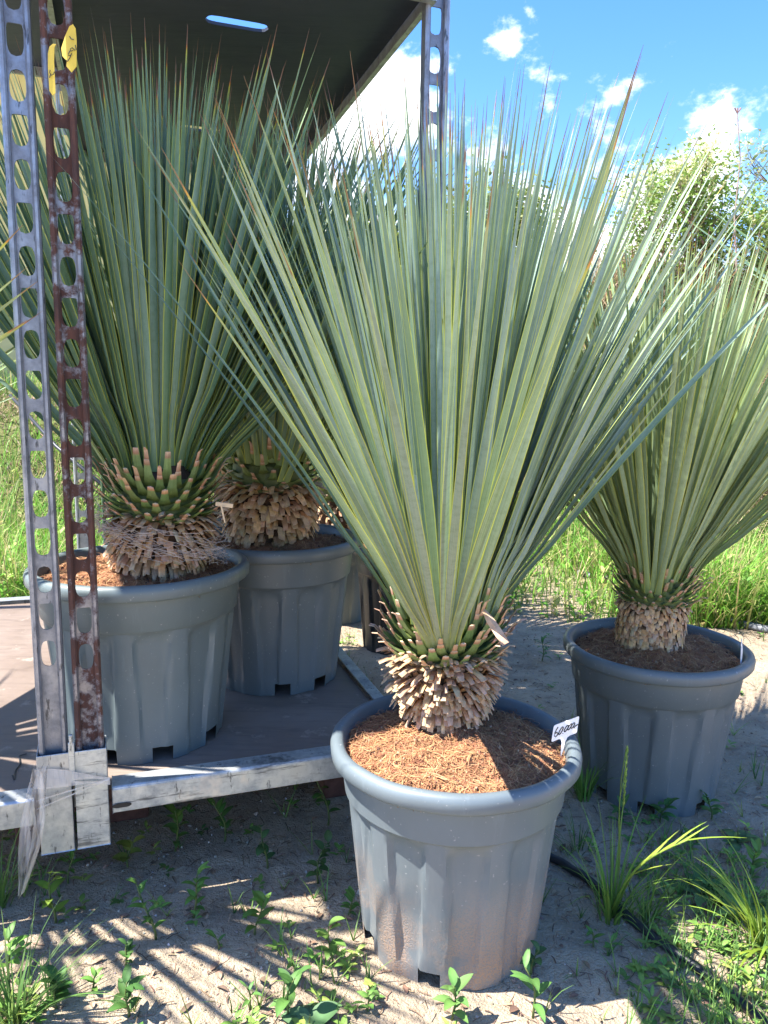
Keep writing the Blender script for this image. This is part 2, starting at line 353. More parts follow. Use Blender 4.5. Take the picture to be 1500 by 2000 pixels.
# ------------------------------------------------------------------ plant pots
def make_pot(root, c, r, h, mat, seed, notches, rot=0.):
    """lathe with a rolled rim, an upper band, fluted panels that narrow downwards and notched feet; c = centre on the ground"""
    c = Vector(c); NA = 180; rb = r * .74
    rb_top = r - .016
    def rad(z):  # outer wall radius under the rim
        t = z / h; return rb + (rb_top - rb) * t
    zband = h * .745
    rows = []
    zs = [0, .006, .030, .032, .06, .1, .15, .2, zband - .05, zband - .03, zband - .018, zband - .009, zband - .003]
    zs = sorted(set([z for z in zs if z < zband]))
    nP = 11
    mb = MB(); vs = []
    def flute(th, z):
        t = (th * nP / (2 * PI) + rot) % 1.0
        k = z / zband
        half = .22 + .13 * k                       # recess is wide at the top and narrows to the bottom
        x = abs(t - .5) / half
        edge = 1 - sstep(x, .80, 1.0)
        top = 1 - sstep(z, zband - .012 - .028 * min(1, x) ** 2 , zband - .002)
        return .0095 * edge * top * (1 - .6 * sstep(-z, -.07, -.01)) 
    for z in zs:
        for i in range(NA):
            th = 2 * PI * i / NA; rr = rad(z) - .0045 - flute(th, z)
            vs.append((rr * math.cos(th), rr * math.sin(th), z))
    nr = len(zs)
    prof = [(rad(zband) - .0015, zband), (rad(zband) + .0005, zband + .002), (rad(h - .03) + .001, h - .030)]
    for (rr, z) in prof:
        for i in range(NA):
            th = 2 * PI * i / NA; vs.append((rr * math.cos(th), rr * math.sin(th), z))
    fs = []
    tot = nr + len(prof)
    notchset = set()
    for a0 in notches:
        for i in range(NA):
            d = (i * 360 / NA - a0 + 180) % 360 - 180
            if abs(d) < 6.5: notchset.add(i)
    for j in range(tot - 1):
        for i in range(NA):
            if j < 2 and i in notchset: continue
            fs.append((j * NA + i, j * NA + (i + 1) % NA, (j + 1) * NA + (i + 1) % NA, (j + 1) * NA + i))
    # inner floor and inner wall
    bi = len(vs); inner = [(rb - .012, .030), (rb - .012, .034), (rad(h * .9) - .012, h * .93)]
    for (rr, z) in inner:
        for i in range(NA):
            th = 2 * PI * i / NA; vs.append((rr * math.cos(th), rr * math.sin(th), z))
    for i in range(NA): fs.append((2 * NA + i, bi + i, bi + (i + 1) % NA, 2 * NA + (i + 1) % NA))
    fs.append(tuple(bi + i for i in range(NA)))
    mb.add([Vector(p) for p in vs], fs)
    body = mb.build('pot', mat, root, True, origin=(0, 0, 0)); body.location = (0, 0, 0) if root.location == c else c - Vector(root.location)
    e = body.modifiers.new('edge', 'EDGE_SPLIT'); e.split_angle = R(38)
    # rim
    mb = MB(); vs = []
    ro = r
    prof = [(rad(h - .03) + .0015, h - .031), (ro - .004, h - .030), (ro - .001, h - .026), (ro, h - .012), (ro - .003, h - .004), (ro - .010, h), (ro - .018, h - .001), (ro - .023, h - .006), (ro - .026, h - .02), (rad(h * .86) - .014, h * .84)]
    rng = random.Random(seed)
    for (rr, z) in prof:
        for i in range(NA):
            th = 2 * PI * i / NA; wob = .0012 * math.sin(3 * th + seed) + .0006 * math.sin(11 * th)
            vs.append(((rr + wob) * math.cos(th), (rr + wob) * math.sin(th), z))
    n = len(prof); fs = [(j * NA + i, j * NA + (i + 1) % NA, (j + 1) * NA + (i + 1) % NA, (j + 1) * NA + i) for j in range(n - 1) for i in range(NA)]
    mb.add([Vector(p) for p in vs], fs)
    rim = mb.build('rim', mat, None, True); rim.parent = body
    e = rim.modifiers.new('edge', 'EDGE_SPLIT'); e.split_angle = R(50)
    return body
def make_soil(root, c, r, h, seed, nf, trunk_xy=(0, 0), mound=.012):
    rng = random.Random(seed); mb = MB(); z0 = h - .020; NR, NA = 40, 150; R0 = r - .024
    def sz(x, y):
        d = math.hypot(x, y) / R0
        return z0 + .012 * noise.noise((x * 20, y * 20, seed)) + .009 * noise.noise((x * 55, y * 55, seed)) + mound * (1 - d) * 1.3 - .010 * sstep(d, .8, 1) + .012 * max(0, 1 - math.hypot(x - trunk_xy[0], y - trunk_xy[1]) / .13)
    vs = [(0, 0, sz(0, 0))]; 
    for j in range(1, NR + 1):
        for i in range(NA):
            rr = R0 * j / NR; th = 2 * PI * i / NA; x, y = rr * math.cos(th), rr * math.sin(th); vs.append((x, y, sz(x, y)))
    fs = [(0, 1 + i, 1 + (i + 1) % NA) for i in range(NA)] + [(1 + (j - 1) * NA + i, 1 + j * NA + i, 1 + j * NA + (i + 1) % NA, 1 + (j - 1) * NA + (i + 1) % NA) for j in range(1, NR) for i in range(NA)]
    cols = []
    for p in vs:
        k = .5 + .5 * noise.noise((p[0] * 50, p[1] * 50, seed + 2)); cols.append((.27 + .15 * k, .125 + .08 * k, .062 + .04 * k))
    mb.add([Vector(p) for p in vs], fs, cols)
    for i in range(nf):
        rr = R0 * math.sqrt(rng.random()) * 1.0; th = rng.uniform(0, 2 * PI); x, y = rr * math.cos(th), rr * math.sin(th)
        az = rng.uniform(0, 2 * PI); L = rng.uniform(.010, .042); cv = rng.uniform(-3.4, 3.4); lift = rng.uniform(-.1, .45); wd = rng.uniform(.0003, .00065)
        q = Vector((x, y, sz(x, y) + rng.uniform(0, .004))); vs = []; a = az; S = 4
        for k in range(S + 1):
            sd = Vector((-math.sin(a), math.cos(a), rng.uniform(-.3, .3))) * wd; vs += [q - sd, q + sd]
            q = q + Vector((math.cos(a), math.sin(a), 0)) * (L / S); a += cv / S
            if math.hypot(q.x, q.y) > R0 - .003: q.x *= .985; q.y *= .985
            if 1: q.z = max(sz(q.x, q.y) + .0006 + .004 * lift * k / S, q.z + lift * L / S * (1 - k / S) - .002)
        col = rng.choice([(.50, .26, .12), (.37, .16, .08), (.60, .36, .18), (.28, .12, .065), (.54, .28, .13)])
        mb.add(vs, [(2 * k, 2 * k + 1, 2 * k + 3, 2 * k + 2) for k in range(S)], vary(col, rng, .2))
    for i in range(nf // 28):   # crumbs and pale chips
        rr = R0 * math.sqrt(rng.random()) * .96; th = rng.uniform(0, 2 * PI); x, y = rr * math.cos(th), rr * math.sin(th); s_ = rng.uniform(.0015, .005)
        rot = Matrix.Rotation(rng.uniform(0, 3), 3, Vector((rng.random(), rng.random(), rng.random())).normalized())
        mb.box((x, y, sz(x, y) + s_ * .4), (s_, s_ * rng.uniform(.6, 1.6), s_ * .6), rot, rng.choice([(.25, .11, .07), (.5, .33, .2), (.12, .06, .04)]))
    o = mb.build('soil', M['coir'], root, True, origin=(0, 0, 0)); o.location = Vector(c) - Vector(root.location)
    return o, sz

# ------------------------------------------------------------------ yucca
GA = PI * (3 - math.sqrt(5))
def strap(mb, p, dirs, lens, widths, thick, side, cols, uvs=None):
    """rectangular section strap through successive directions"""
    q = Vector(p); vs = []; cs = []
    n = len(widths)
    for i in range(n):
        d = dirs[min(i, len(dirs) - 1)]; nrm = side.cross(d).normalized(); ww = widths[i] / 2; t = thick * (1 - .5 * i / n)
        vs += [q - side * ww - nrm * t * .1, q - nrm * t, q + side * ww - nrm * t * .1, q + nrm * t * .45]; cs += [cols[i]] * 4
        if i < n - 1: q = q + d * lens[i]
    fs = []
    for i in range(n - 1):
        for j in range(4): fs.append((i * 4 + j, i * 4 + (j + 1) % 4, (i + 1) * 4 + (j + 1) % 4, (i + 1) * 4 + j))
    fs.append(tuple((n - 1) * 4 + j for j in range(4)))
    mb.add(vs, fs, cs)

def yucca(root, base, axis_v, th, tr, seed, nleaf, L, spread, W, mat, nboot=230, nstub=60, hug=0., tips=(), stub_len=.075, dryfrac=.62, inner=0.03, bend=.10, stublift=1., boot_len=.032, Ljit=.12, minang=2., fwd=.35, ymin=None, keep=None, bw=.0145, stub_el=18, stub_w=1., cw=.86):
    rng = random.Random(seed); base = Vector(base); ax = Vector(axis_v).normalized()
    e1 = ax.orthogonal().normalized(); e2 = ax.cross(e1)
    def radial(a): return e1 * math.cos(a) + e2 * math.sin(a)
    # trunk core + dry boots
    def rprof(t): return tr * ((.50 + .36 * math.sin(PI * min(.5, t * .95))) if hug < .3 else (.66 + .2 * math.sin(PI * min(.6, t * 1.1))) if hug < .8 else .84)
    mb = MB(); pts = [base - ax * .03 + ax * (th + .05) * t for t in (0, .15, .35, .55, .75, .9, 1)]
    mb.tube(pts, [rprof(t) * .97 for t in (0, .15, .35, .55)] + [tr * k for k in (.80, .66, .45)], 20, (.10, .055, .032))
    for i in range(nboot):
        t = (i + rng.uniform(-.4, .4)) / nboot * dryfrac; t = max(0, t); a = i * GA + rng.uniform(-.12, .12); tt = t / dryfrac
        rd = radial(a); side = ax.cross(rd).normalized()
        el = (-66 + 78 * tt ** .9) * (1 - hug) + hug * (-83 + 62 * tt ** 7); el += rng.uniform(-9, 9)
        el2 = el - 14 * (1 - hug) + rng.uniform(-14, 8); e0 = min(70, el + 55 + rng.uniform(-10, 15))
        side = (Matrix.Rotation(rng.uniform(-.38, .38), 3, rd) @ side)
        D = lambda q: (rd * math.cos(R(q)) + ax * math.sin(R(q))).normalized()
        l = boot_len * rng.uniform(.55, 1.35) * (.8 + .5 * tt * (1 - hug)); wd = bw * rng.uniform(.55, 1.2)
        c0 = vary(rng.choice([(.52, .31, .145), (.62, .39, .20), (.42, .24, .12), (.40, .29, .19), (.30, .17, .085)]), rng, .2); c1 = tuple(min(1, x * 1.35) for x in c0)
        cut = vary((.60, .42, .27), rng, .15)
        strap(mb, base + ax * (th * t) + rd * rprof(t), [D(e0), D(el), D(el2), D(el2)], [l * .35, l * .4, l * .3], [wd * 1.4, wd * 1.1, wd * .9, wd * rng.uniform(.45, .95)], .0018, side, [tuple(x * .6 for x in c0), c0, c1, cut])
    trunk = mb.build('trunk', M['boot'], root)
    # green stubs with brown cut ends
    mb = MB(); mb.tube([base + ax * th * q for q in (dryfrac - .06, .75, .9, 1.04)], [tr * k for k in (.84, .86, .84, .5)], 20, (.12, .15, .05))
    for i in range(nstub):
        f = (i + rng.random()) / nstub; t = dryfrac - .04 + (1.0 - dryfrac) * f; a = i * GA + seed; rd = radial(a); side = ax.cross(rd).normalized()
        el = stub_el + 42 * f * stublift + rng.uniform(-8, 8); D = lambda q: (rd * math.cos(R(q)) + ax * math.sin(R(q))).normalized()
        l = stub_len * rng.uniform(.65, 1.2) * (.75 + .5 * f); g = vary((.16, .22, .06), rng, .2); g2 = vary((.19, .27, .10), rng, .2)
        yel = (.42, .42, .08)
        br = vary((.42, .22, .13), rng, .25); tip = vary((.62, .44, .30), rng, .15)
        side = Matrix.Rotation(rng.uniform(-.15, .15), 3, rd) @ side
        wd = rng.uniform(.85, 1.1) * stub_w
        p0 = base + ax * (th * t) + rd * rprof(min(t, .8)) * (.98 if t < .85 else .92)
        strap(mb, p0, [D(el - 16), D(el - 4), D(el + 6), D(el + 10), D(el + 12)], [l * .25, l * .3, l * .27, l * .06, l * .14], [.034 * wd, .026 * wd, .017 * wd, .0135 * wd, .0125 * wd, .011 * wd], .004, side, [g, g, g2, g2, br, tip])
        if rng.random() < .5:   # frayed dry end
            strap(mb, p0 + D(el) * l * .98, [D(el + 10), D(el - 25)], [.02, .01], [.009, .007, .004], .002, side, [br, tip, tip])
    stubs = mb.build('leaf_stubs', M['stub'], root)
    # leaves
    mb = MB(); C0 = base + ax * th
    def leaf(start, d, Ln, rd, wmax, rnd, bnd, roll):
        side = ax.cross(rd)
        if side.length < .05: side = e1.copy()
        side.normalize(); side = Matrix.Rotation(roll, 3, d) @ side
        side = (side - d * side.dot(d)).normalized(); nrm = side.cross(d).normalized()
        if nrm.dot(ax * math.copysign(1, 1) - rd * .2) < 0: nrm = -nrm
        S = 15; vs = []; uv = []
        tw = rng.uniform(-.9, .9)
        sw = rng.gauss(0, .022)
        for i in range(S + 1):
            s_ = (i / S); s_ = s_ ** .85 if False else s_
            prof = 1.05 - .33 * sstep(s_, 0, .10) if s_ < .10 else .72 + .28 * sstep(s_, .10, .45)
            if s_ > .42: prof = max(.02, 1 - ((s_ - .42) / .58) ** 1.22 * .98)
            hw = wmax / 2 * prof
            p = start + d * (Ln * s_) + rd * (bnd * Ln * (s_ ** 2)) - Vector((0, 0, 1)) * (abs(bnd) * .35 * Ln * s_ ** 3) - rd * (.02 * math.sin(PI * min(1, s_ * 5)) * .3) + side * (sw * Ln * s_ * s_)
            ss = Matrix.Rotation(tw * s_, 3, d) @ side; nn = Matrix.Rotation(tw * s_, 3, d) @ nrm
            fold = .46 * (1 - .5 * s_) * hw
            for u_, k_ in ((0, 1), (.085, .80), (.5, 0), (.915, .80), (1, 1)):
                vs.append(p + ss * (hw * (u_ * 2 - 1)) + nn * (fold * k_)); uv.append((u_, s_))
        fs = [(i * 5 + j, i * 5 + j + 1, (i + 1) * 5 + j + 1, (i + 1) * 5 + j) for i in range(S) for j in range(4)]
        mb.add(vs, fs, (rnd, 0, 0), uv)
    for i in range(nleaf):
        f = (i + .5) / nleaf; pol = R(minang + (spread - minang) * f ** .72) * rng.uniform(.90, 1.08); a = i * GA + 1.3 * seed + rng.uniform(-.12, .12)
        rd = radial(a); pol *= (1 - fwd * max(0, -rd.y)) * .90; st = C0 + ax * (inner - .050 * f) + rd * tr * (.15 + cw * f ** .8)
        d = (ax * math.cos(pol) + rd * math.sin(pol)).normalized()
        Ln = L * rng.uniform(1 - Ljit, 1.03) * (1 - .10 * max(0, f - .6)) * (.80 + .20 * min(1, f * 3) if rng.random() < .4 else 1)
        tpt = st + d * Ln; pj = proj(tpt)
        if ymin is not None and pj is not None and pj[1] < ymin + rng.uniform(0, 60):
            Ln *= .86; tpt = st + d * Ln; pj = proj(tpt)
            if pj[1] < ymin: continue
        if keep is not None and not (keep(tpt) and keep(st + d * Ln * .6)): continue
        leaf(st, d, Ln, rd, W * rng.uniform(.78, 1.12), rng.random(), rng.uniform(-.02, bend + .05) * (.2 + .8 * f), rng.uniform(-.75, .75))
    for (px, py, sd) in tips:
        # the point on that sight line that is one leaf length away from the crown
        dd = ray(px, py); Lt = L * rng.uniform(.97, 1.06); oc = CAM - C0; A = dd.dot(dd); B = 2 * oc.dot(dd); Cq = oc.dot(oc) - Lt * Lt; disc = B * B - 4 * A * Cq
        if disc < 0: tpt = CAM + dd * (-B / (2 * A)); 
        else: tpt = CAM + dd * ((-B + (1 if sd > 0 else -1) * math.sqrt(disc)) / (2 * A))
        if keep is not None and not (keep(tpt) and keep(C0.lerp(tpt, .6))):
            if disc <= 0: continue
            tpt = CAM + dd * ((-B + math.sqrt(disc)) / (2 * A))
            if not keep(tpt): continue
        v = tpt - C0; rd = v - ax * v.dot(ax)
        rd = rd.normalized() if rd.length > 1e-3 else e1; pol = math.acos(max(-1, min(1, v.normalized().dot(ax))))
        st = C0 + rd * tr * min(1., .15 + pol * 1.3) - ax * .06 * min(1, pol); bn = rng.uniform(.02, .09)
        v2 = tpt - st; d = v2.normalized(); Ln = v2.length; d = (d * Ln - rd * bn * Ln + Vector((0, 0, 1)) * bn * .35 * Ln); 
        leaf(st, d / Ln, Ln, rd, W * rng.uniform(.9, 1.15), rng.random(), bn, rng.uniform(-.4, .4))
    crown = mb.build('leaf_crown', mat, root, True)
    return trunk, crown

YG = 'potted yuccas'
# --- front plant
cF = atz(888, 1434, .365); cF = Vector((cF.x, cF.y + .004, gh(cF.x, cF.y)))
t = thing('potted_yucca', 'foreground potted yucca on the sand, a white price tag in its dusty grey pot', 'potted plant', cF, YG)
make_pot(t, cF, .216, .368, M['pot_front'], 3, (-108, 20, 110, 200), .15)
make_soil(t, cF, .216, .368, 3, 11000, (-.015, .03))
tipsF = [(735, 112, 1), (1262, 88, -1), (1280, 112, -1), (1270, 150, 1), (1332, 190, -1), (1008, 100, 1), (1082, 95, 1), (1102, 128, -1), (1163, 190, 1), (1158, 215, -1), (925, 150, 1), (885, 180, -1), (908, 182, 1), (962, 226, 1), (984, 172, 1),
         (788, 205, -1), (830, 212, 1), (852, 105, 1), (715, 140, -1), (1400, 285, 1), (1455, 345, 1), (1440, 215, 1),
         (252, 512, -1), (300, 292, -1), (352, 282, -1), (357, 205, -1), (608, 102, -1), (617, 137, 1), (478, 148, -1), (474, 190, -1), (535, 235, -1), (470, 270, -1), (450, 322, -1), (384, 340, -1), (403, 408, -1), (530, 470, -1),
         (655, 240, -1), (690, 330, -1), (1205, 300, 1), (1060, 260, 1), (1010, 300, -1), (1240, 240, 1), (1190, 150, 1), (1120, 300, 1), (1150, 420, -1), (1260, 400, 1), (1330, 330, 1), (1390, 420, 1), (940, 330, -1), (860, 300, -1), (1290, 260, -1), (1225, 175, -1), (590, 330, -1), (640, 420, -1)]
yucca(t, cF + Vector((-.018, .075, .362)), (.02, .02, 1), .215, .088, 5, 470, .95, 40, .0138, M['leaf_front'], 900, 150, 0., tipsF, .060, .60, Ljit=.26, bend=.05, minang=1, fwd=.68, ymin=95, bw=.0115, boot_len=.034, stub_el=30, stub_w=.95)
# a broken dry leaf stuck in its stubs
mb = MB(); p0 = aty(945, 1192, 1.12); p1 = aty(988, 1258, 1.07); d = (p1 - p0); sd = Vector((.8, .1, .5)).normalized()
strap(mb, p0, [d.normalized()] * 4, [d.length * .3, d.length * .4, d.length * .3], [.006, .012, .013, .011], .002, (sd - d.normalized() * sd.dot(d.normalized())).normalized(), [(.5, .33, .2), (.62, .40, .26), (.65, .42, .28), (.5, .3, .2)])
tag(mb.build('dry_leaf', M['boot']), 'loose strip of dry brown leaf caught in the green stubs of the front yucca', 'dead leaf')

# --- right plant
cR = atz(1281, 1250, .366); cR = Vector((cR.x, cR.y, gh(cR.x, cR.y)))
t = thing('potted_yucca', 'shaded potted yucca on the ground at right with slender woven trunk', 'potted plant', cR, YG)
make_pot(t, cR, .220, .368, M['pot_dark'], 8, (-60, 30, 120, 210, -110), .1)
make_soil(t, cR, .220, .368, 8, 6000, (0, .01))
tipsR = [(1065, 480, 1), (1130, 455, 1), (1330, 425, -1), (1300, 470, 1), (1395, 430, -1), (1250, 455, 1), (1180, 430, 1), (1430, 440, 1), (1480, 400, 1), (1210, 500, -1), (1460, 450, -1), (1360, 440, 1), (1275, 440, 1), (1550, 420, 1), (1600, 480, 1), (1640, 560, 1)]
yucca(t, cR + Vector((-.010, .02, .345)), (.03, .0, 1), .205, .084, 11, 540, .90, 48, .0135, M['leaf_right'], 900, 130, .97, tipsR, .045, .62, bend=.06, boot_len=.026, Ljit=.28, fwd=.35, ymin=395, bw=.0125, stub_w=.6, stub_el=24)

# --- trolley frame of reference
TH = math.atan2(.33, .944); U = Vector((math.cos(TH), math.sin(TH), 0)); V = Vector((-math.sin(TH), math.cos(TH), 0)); TO = Vector((-.547, 1.268, 0))
TROT = Matrix.Rotation(TH, 3, 'Z')
def TP(u, v, z=0): return TO + U * u + V * v + Vector((0, 0, z))
DECK = .227

# --- first plant on the deck
cA = Vector((-.505, 1.540, DECK))
t = thing('potted_yucca', 'potted yucca on the trolley behind the perforated posts, netting round its trunk', 'potted plant', cA, YG)
make_pot(t, cA, .222, .370, M['pot'], 13, (-62, 30, 100, 190, -100, -20), .55)
make_soil(t, cA, .222, .370, 13, 7000, (.05, -.02))
tipsA = [(165, 28, 1), (172, 36, -1), (250, 26, 1), (307, 3, -1), (325, 48, 1), (370, 26, -1), (292, 45, 1), (216, 66, 1), (200, 112, -1), (428, 58, 1), (433, 72, -1), (456, 128, -1), (526, 72, 1), (555, 128, -1), (586, 130, 1), (240, 98, 1), (342, 102, -1), (362, 72, 1),
         (380, 138, -1), (8, 90, -1), (-30, 60, -1), (150, 70, 1), (480, 130, 1), (405, 90, 1), (445, 175, 1), (620, 140, 1), (-60, 180, -1), (-120, 300, -1), (-160, 420, 1), (60, 100, 1), (100, 60, 1), (505, 160, 1), (600, 210, 1), (-90, 240, 1), (-40, 150, 1), (-140, 360, -1), (-180, 330, 1), (-60, 260, 1), (-20, 210, 1), (-200, 470, 1), (-110, 420, 1), (20, 140, 1), (-10, 300, 1), (-240, 540, 1)]
yucca(t, cA + Vector((.050, -.02, .352)), (.04, -.02, 1), .205, .094, 21, 400, .84, 47, .0190, M['leaf_left'], 620, 110, .35, tipsA, .054, .62, bend=.05, boot_len=.036, bw=.013, stub_el=20, stub_w=.95, fwd=.6, ymin=5,
      keep=lambda p: (p - TO).dot(V) > .035 and (p.z < 1.63))
rng = random.Random(4); mb = MB(); ctr = cA + Vector((.055, -.02, .445))
for i in range(80):
    a = rng.uniform(-2.9, -.1); z = rng.gauss(0, .016); pts = []; da = rng.choice((-1, 1)) * rng.uniform(.05, .16); rr = .118 + rng.uniform(-.004, .018)
    for kk in range(rng.randint(5, 16)):
        tilt = -.020 * math.cos(a + .3)
        pts.append(ctr + Vector((rr * math.cos(a), rr * math.sin(a), z + tilt + .035 * (-(a + 1.6)) * .35))); a += da + rng.uniform(-.05, .05); z += rng.uniform(-.007, .007); rr = .119 + abs(rng.gauss(0, .009))
    mb.tube(pts, .00042, 3, None, False)
tag(mb.build('netting', M['net']), 'tangled pale fibre netting wrapped round the trunk of the yucca behind the posts', 'netting')
# --- second plant on the deck
cB = Vector((-.272, 1.885, DECK))
t = thing('potted_yucca', 'potted yucca second on the trolley deck, bulging dark scaly trunk in shade', 'potted plant', cB, YG)
make_pot(t, cB, .213, .366, M['pot_dark'], 17, (-78, -40, 30, 100, 190), .2)
make_soil(t, cB, .213, .366, 17, 2600, (0, 0))
tipsB = [(690, 208, 1), (700, 232, -1), (652, 172, 1), (640, 205, 1), (722, 300, 1), (800, 282, 1), (832, 368, 1), (560, 190, 1), (520, 260, 1), (760, 420, 1), (850, 440, -1), (600, 250, 1), (740, 340, -1), (672, 160, 1), (465, 200, 1), (770, 250, 1)]
yucca(t, cB + Vector((-.015, .0, .345)), (.02, .0, 1), .225, .112, 33, 330, .84, 45, .0185, M['leaf_left'], 560, 60, .45, tipsB, .050, .68, bend=.05, boot_len=.040, fwd=.4, ymin=150, keep=lambda p: p.z < 1.63, bw=.019)
# --- third plant at the back of the deck
cC = TP(.45, .93, DECK)
t = thing('potted_yucca', 'rearmost potted yucca on the trolley deck, mostly hidden behind the other two', 'potted plant', cC, YG)
make_pot(t, cC, .205, .37, M['pot'], 23, (-90, 0, 90, 180), .4)
make_soil(t, cC, .205, .37, 23, 800)
yucca(t, cC + Vector((0, 0, .33)), (.05, .02, 1), .20, .115, 41, 260, .80, 46, .018, M['leaf_left'], 120, 30, .4, (), bend=.05)
# --- sunlit plant on the ground behind the trolley
cD = atz(645, 1036, .37); cD = Vector((cD.x, cD.y, gh(cD.x, cD.y)))
t = thing('potted_yucca', 'sunlit potted yucca beyond the trolley with bright orange soil and pale trunk', 'potted plant', cD, YG)
make_pot(t, cD, .225, .37, M['pot'], 27, (-90, 0, 90, 180), .4)
make_soil(t, cD, .225, .37, 27, 1200, (.03, 0))
yucca(t, cD + Vector((.02, 0, .34)), (-.05, .05, 1), .30, .125, 43, 260, .86, 46, .018, M['leaf_right'], 220, 40, .5, (), bend=.05)
# --- black pot behind the front plant
cE = Vector((.06, 2.80, 0)); cE.z = gh(cE.x, cE.y)
t = thing('potted_yucca', 'yucca in a black pot, half hidden behind the foreground plant', 'potted plant', cE, YG)
make_pot(t, cE, .185, .40, M['pot_black'], 29, (-90, 0, 90, 180), .4)
make_soil(t, cE, .185, .40, 29, 500)
yucca(t, cE + Vector((0, 0, .36)), (.06, .0, 1), .18, .10, 47, 240, .82, 46, .018, M['leaf_left'], 120, 40, .4, (), bend=.05)
# --- plant on the left trolley, pot out of frame, leaves reaching in
cG = Vector((-1.17, 1.40, DECK))
t = thing('potted_yucca', 'yucca on the left trolley, its leaves reaching in from the left edge', 'potted plant', cG, YG)
make_pot(t, cG, .21, .365, M['pot'], 31, (-90, 0, 90, 180), .4)
make_soil(t, cG, .21, .365, 31, 400)
yucca(t, cG + Vector((0, 0, .34)), (.0, -.06, 1), .20, .09, 53, 85, .88, 58, .0205, M['leaf_right'], 120, 40, .4, ((48, 440, -1), (30, 640, -1), (60, 600, -1), (30, 520, -1), (20, 560, 1), (10, 600, 1), (30, 700, 1), (-10, 480, 1), (-30, 720, -1), (8, 680, -1), (44, 470, 1), (36, 500, 1), (52, 555, -1), (40, 580, 1), (20, 620, -1), (56, 650, 1), (46, 675, 1), (10, 730, 1), (26, 745, -1), (-20, 600, 1), (0, 540, -1), (-5, 640, 1), (34, 600, -1), (58, 625, 1), (70, 480, 1), (80, 520, 1), (75, 590, 1), (85, 640, 1), (90, 560, 1), (66, 450, 1), (40, 460, 1), (15, 445, 1), (50, 690, 1), (72, 720, 1), (30, 770, 1), (5, 790, 1), (-20, 760, 1), (60, 760, 1)), bend=.05, fwd=0,
      keep=lambda p: proj(p)[0] < (95 if p.y > 1.33 else 62) and p.z < 1.9 and not (proj(p)[0] > -40 and proj(p)[1] < 430))
# --- plant beyond the right edge
cH = Vector((1.92, 2.5, 0)); cH.z = gh(cH.x, cH.y)
t = thing('potted_yucca', 'tall yucca at the right edge, broad dark leaves slanting in at upper right', 'potted plant', cH, YG)
make_pot(t, cH, .21, .40, M['pot'], 37, (-90, 0, 90, 180), .4)
make_soil(t, cH, .21, .40, 37, 300)
yucca(t, cH + Vector((0, 0, .36)), (0, 0, 1), .62, .12, 59, 110, .86, 70, .036, M['leaf_left'], 200, 50, .4, ((1358, 388, -1), (1330, 420, -1), (1372, 400, 1), (1400, 430, -1), (1440, 350, 1), (1470, 300, 1)), bend=.05)

# ------------------------------------------------------------------ trolleys
def post_web(mb, h0, h1, hole0, pitch, hw_, hh_, width, xf, yoff=0.):
    """plate with alternating stadium and D-shaped holes between h0 and h1"""
    W2 = width / 2
    def P(x, z): return xf(x, yoff, z)
    mb.add([P(-W2, h0), P(W2, h0), P(W2, hole0), P(-W2, hole0)], [(0, 1, 2, 3)])
    z = hole0; k = 0; ca = math.atan2(pitch / 2, W2)
    angs = sorted([ca, PI - ca, PI + ca, 2 * PI - ca] + [2 * PI * i / 20 for i in range(20)])
    while z + pitch <= h1 + 1e-6:
        zc = z + pitch / 2; vs = []
        for a in angs:
            c_, s_ = math.cos(a), math.sin(a)
            n = 9. if (k % 2 and s_ > 0) else 2.7
            r = (abs(c_ / (hw_ / 2)) ** n + abs(s_ / (hh_ / 2)) ** n) ** (-1 / n)
            t = min(W2 / abs(c_) if abs(c_) > 1e-6 else 9, pitch / 2 / abs(s_) if abs(s_) > 1e-6 else 9)
            vs += [P(c_ * r, zc + s_ * r), P(c_ * t, zc + s_ * t)]
        m = len(angs); mb.add(vs, [(2 * i, 2 * i + 1, 2 * ((i + 1) % m) + 1, 2 * ((i + 1) % m)) for i in range(m)])
        z += pitch; k += 1
    mb.add([P(-W2, z), P(W2, z), P(W2, h1), P(-W2, h1)], [(0, 1, 2, 3)]) if h1 - z > .002 else None
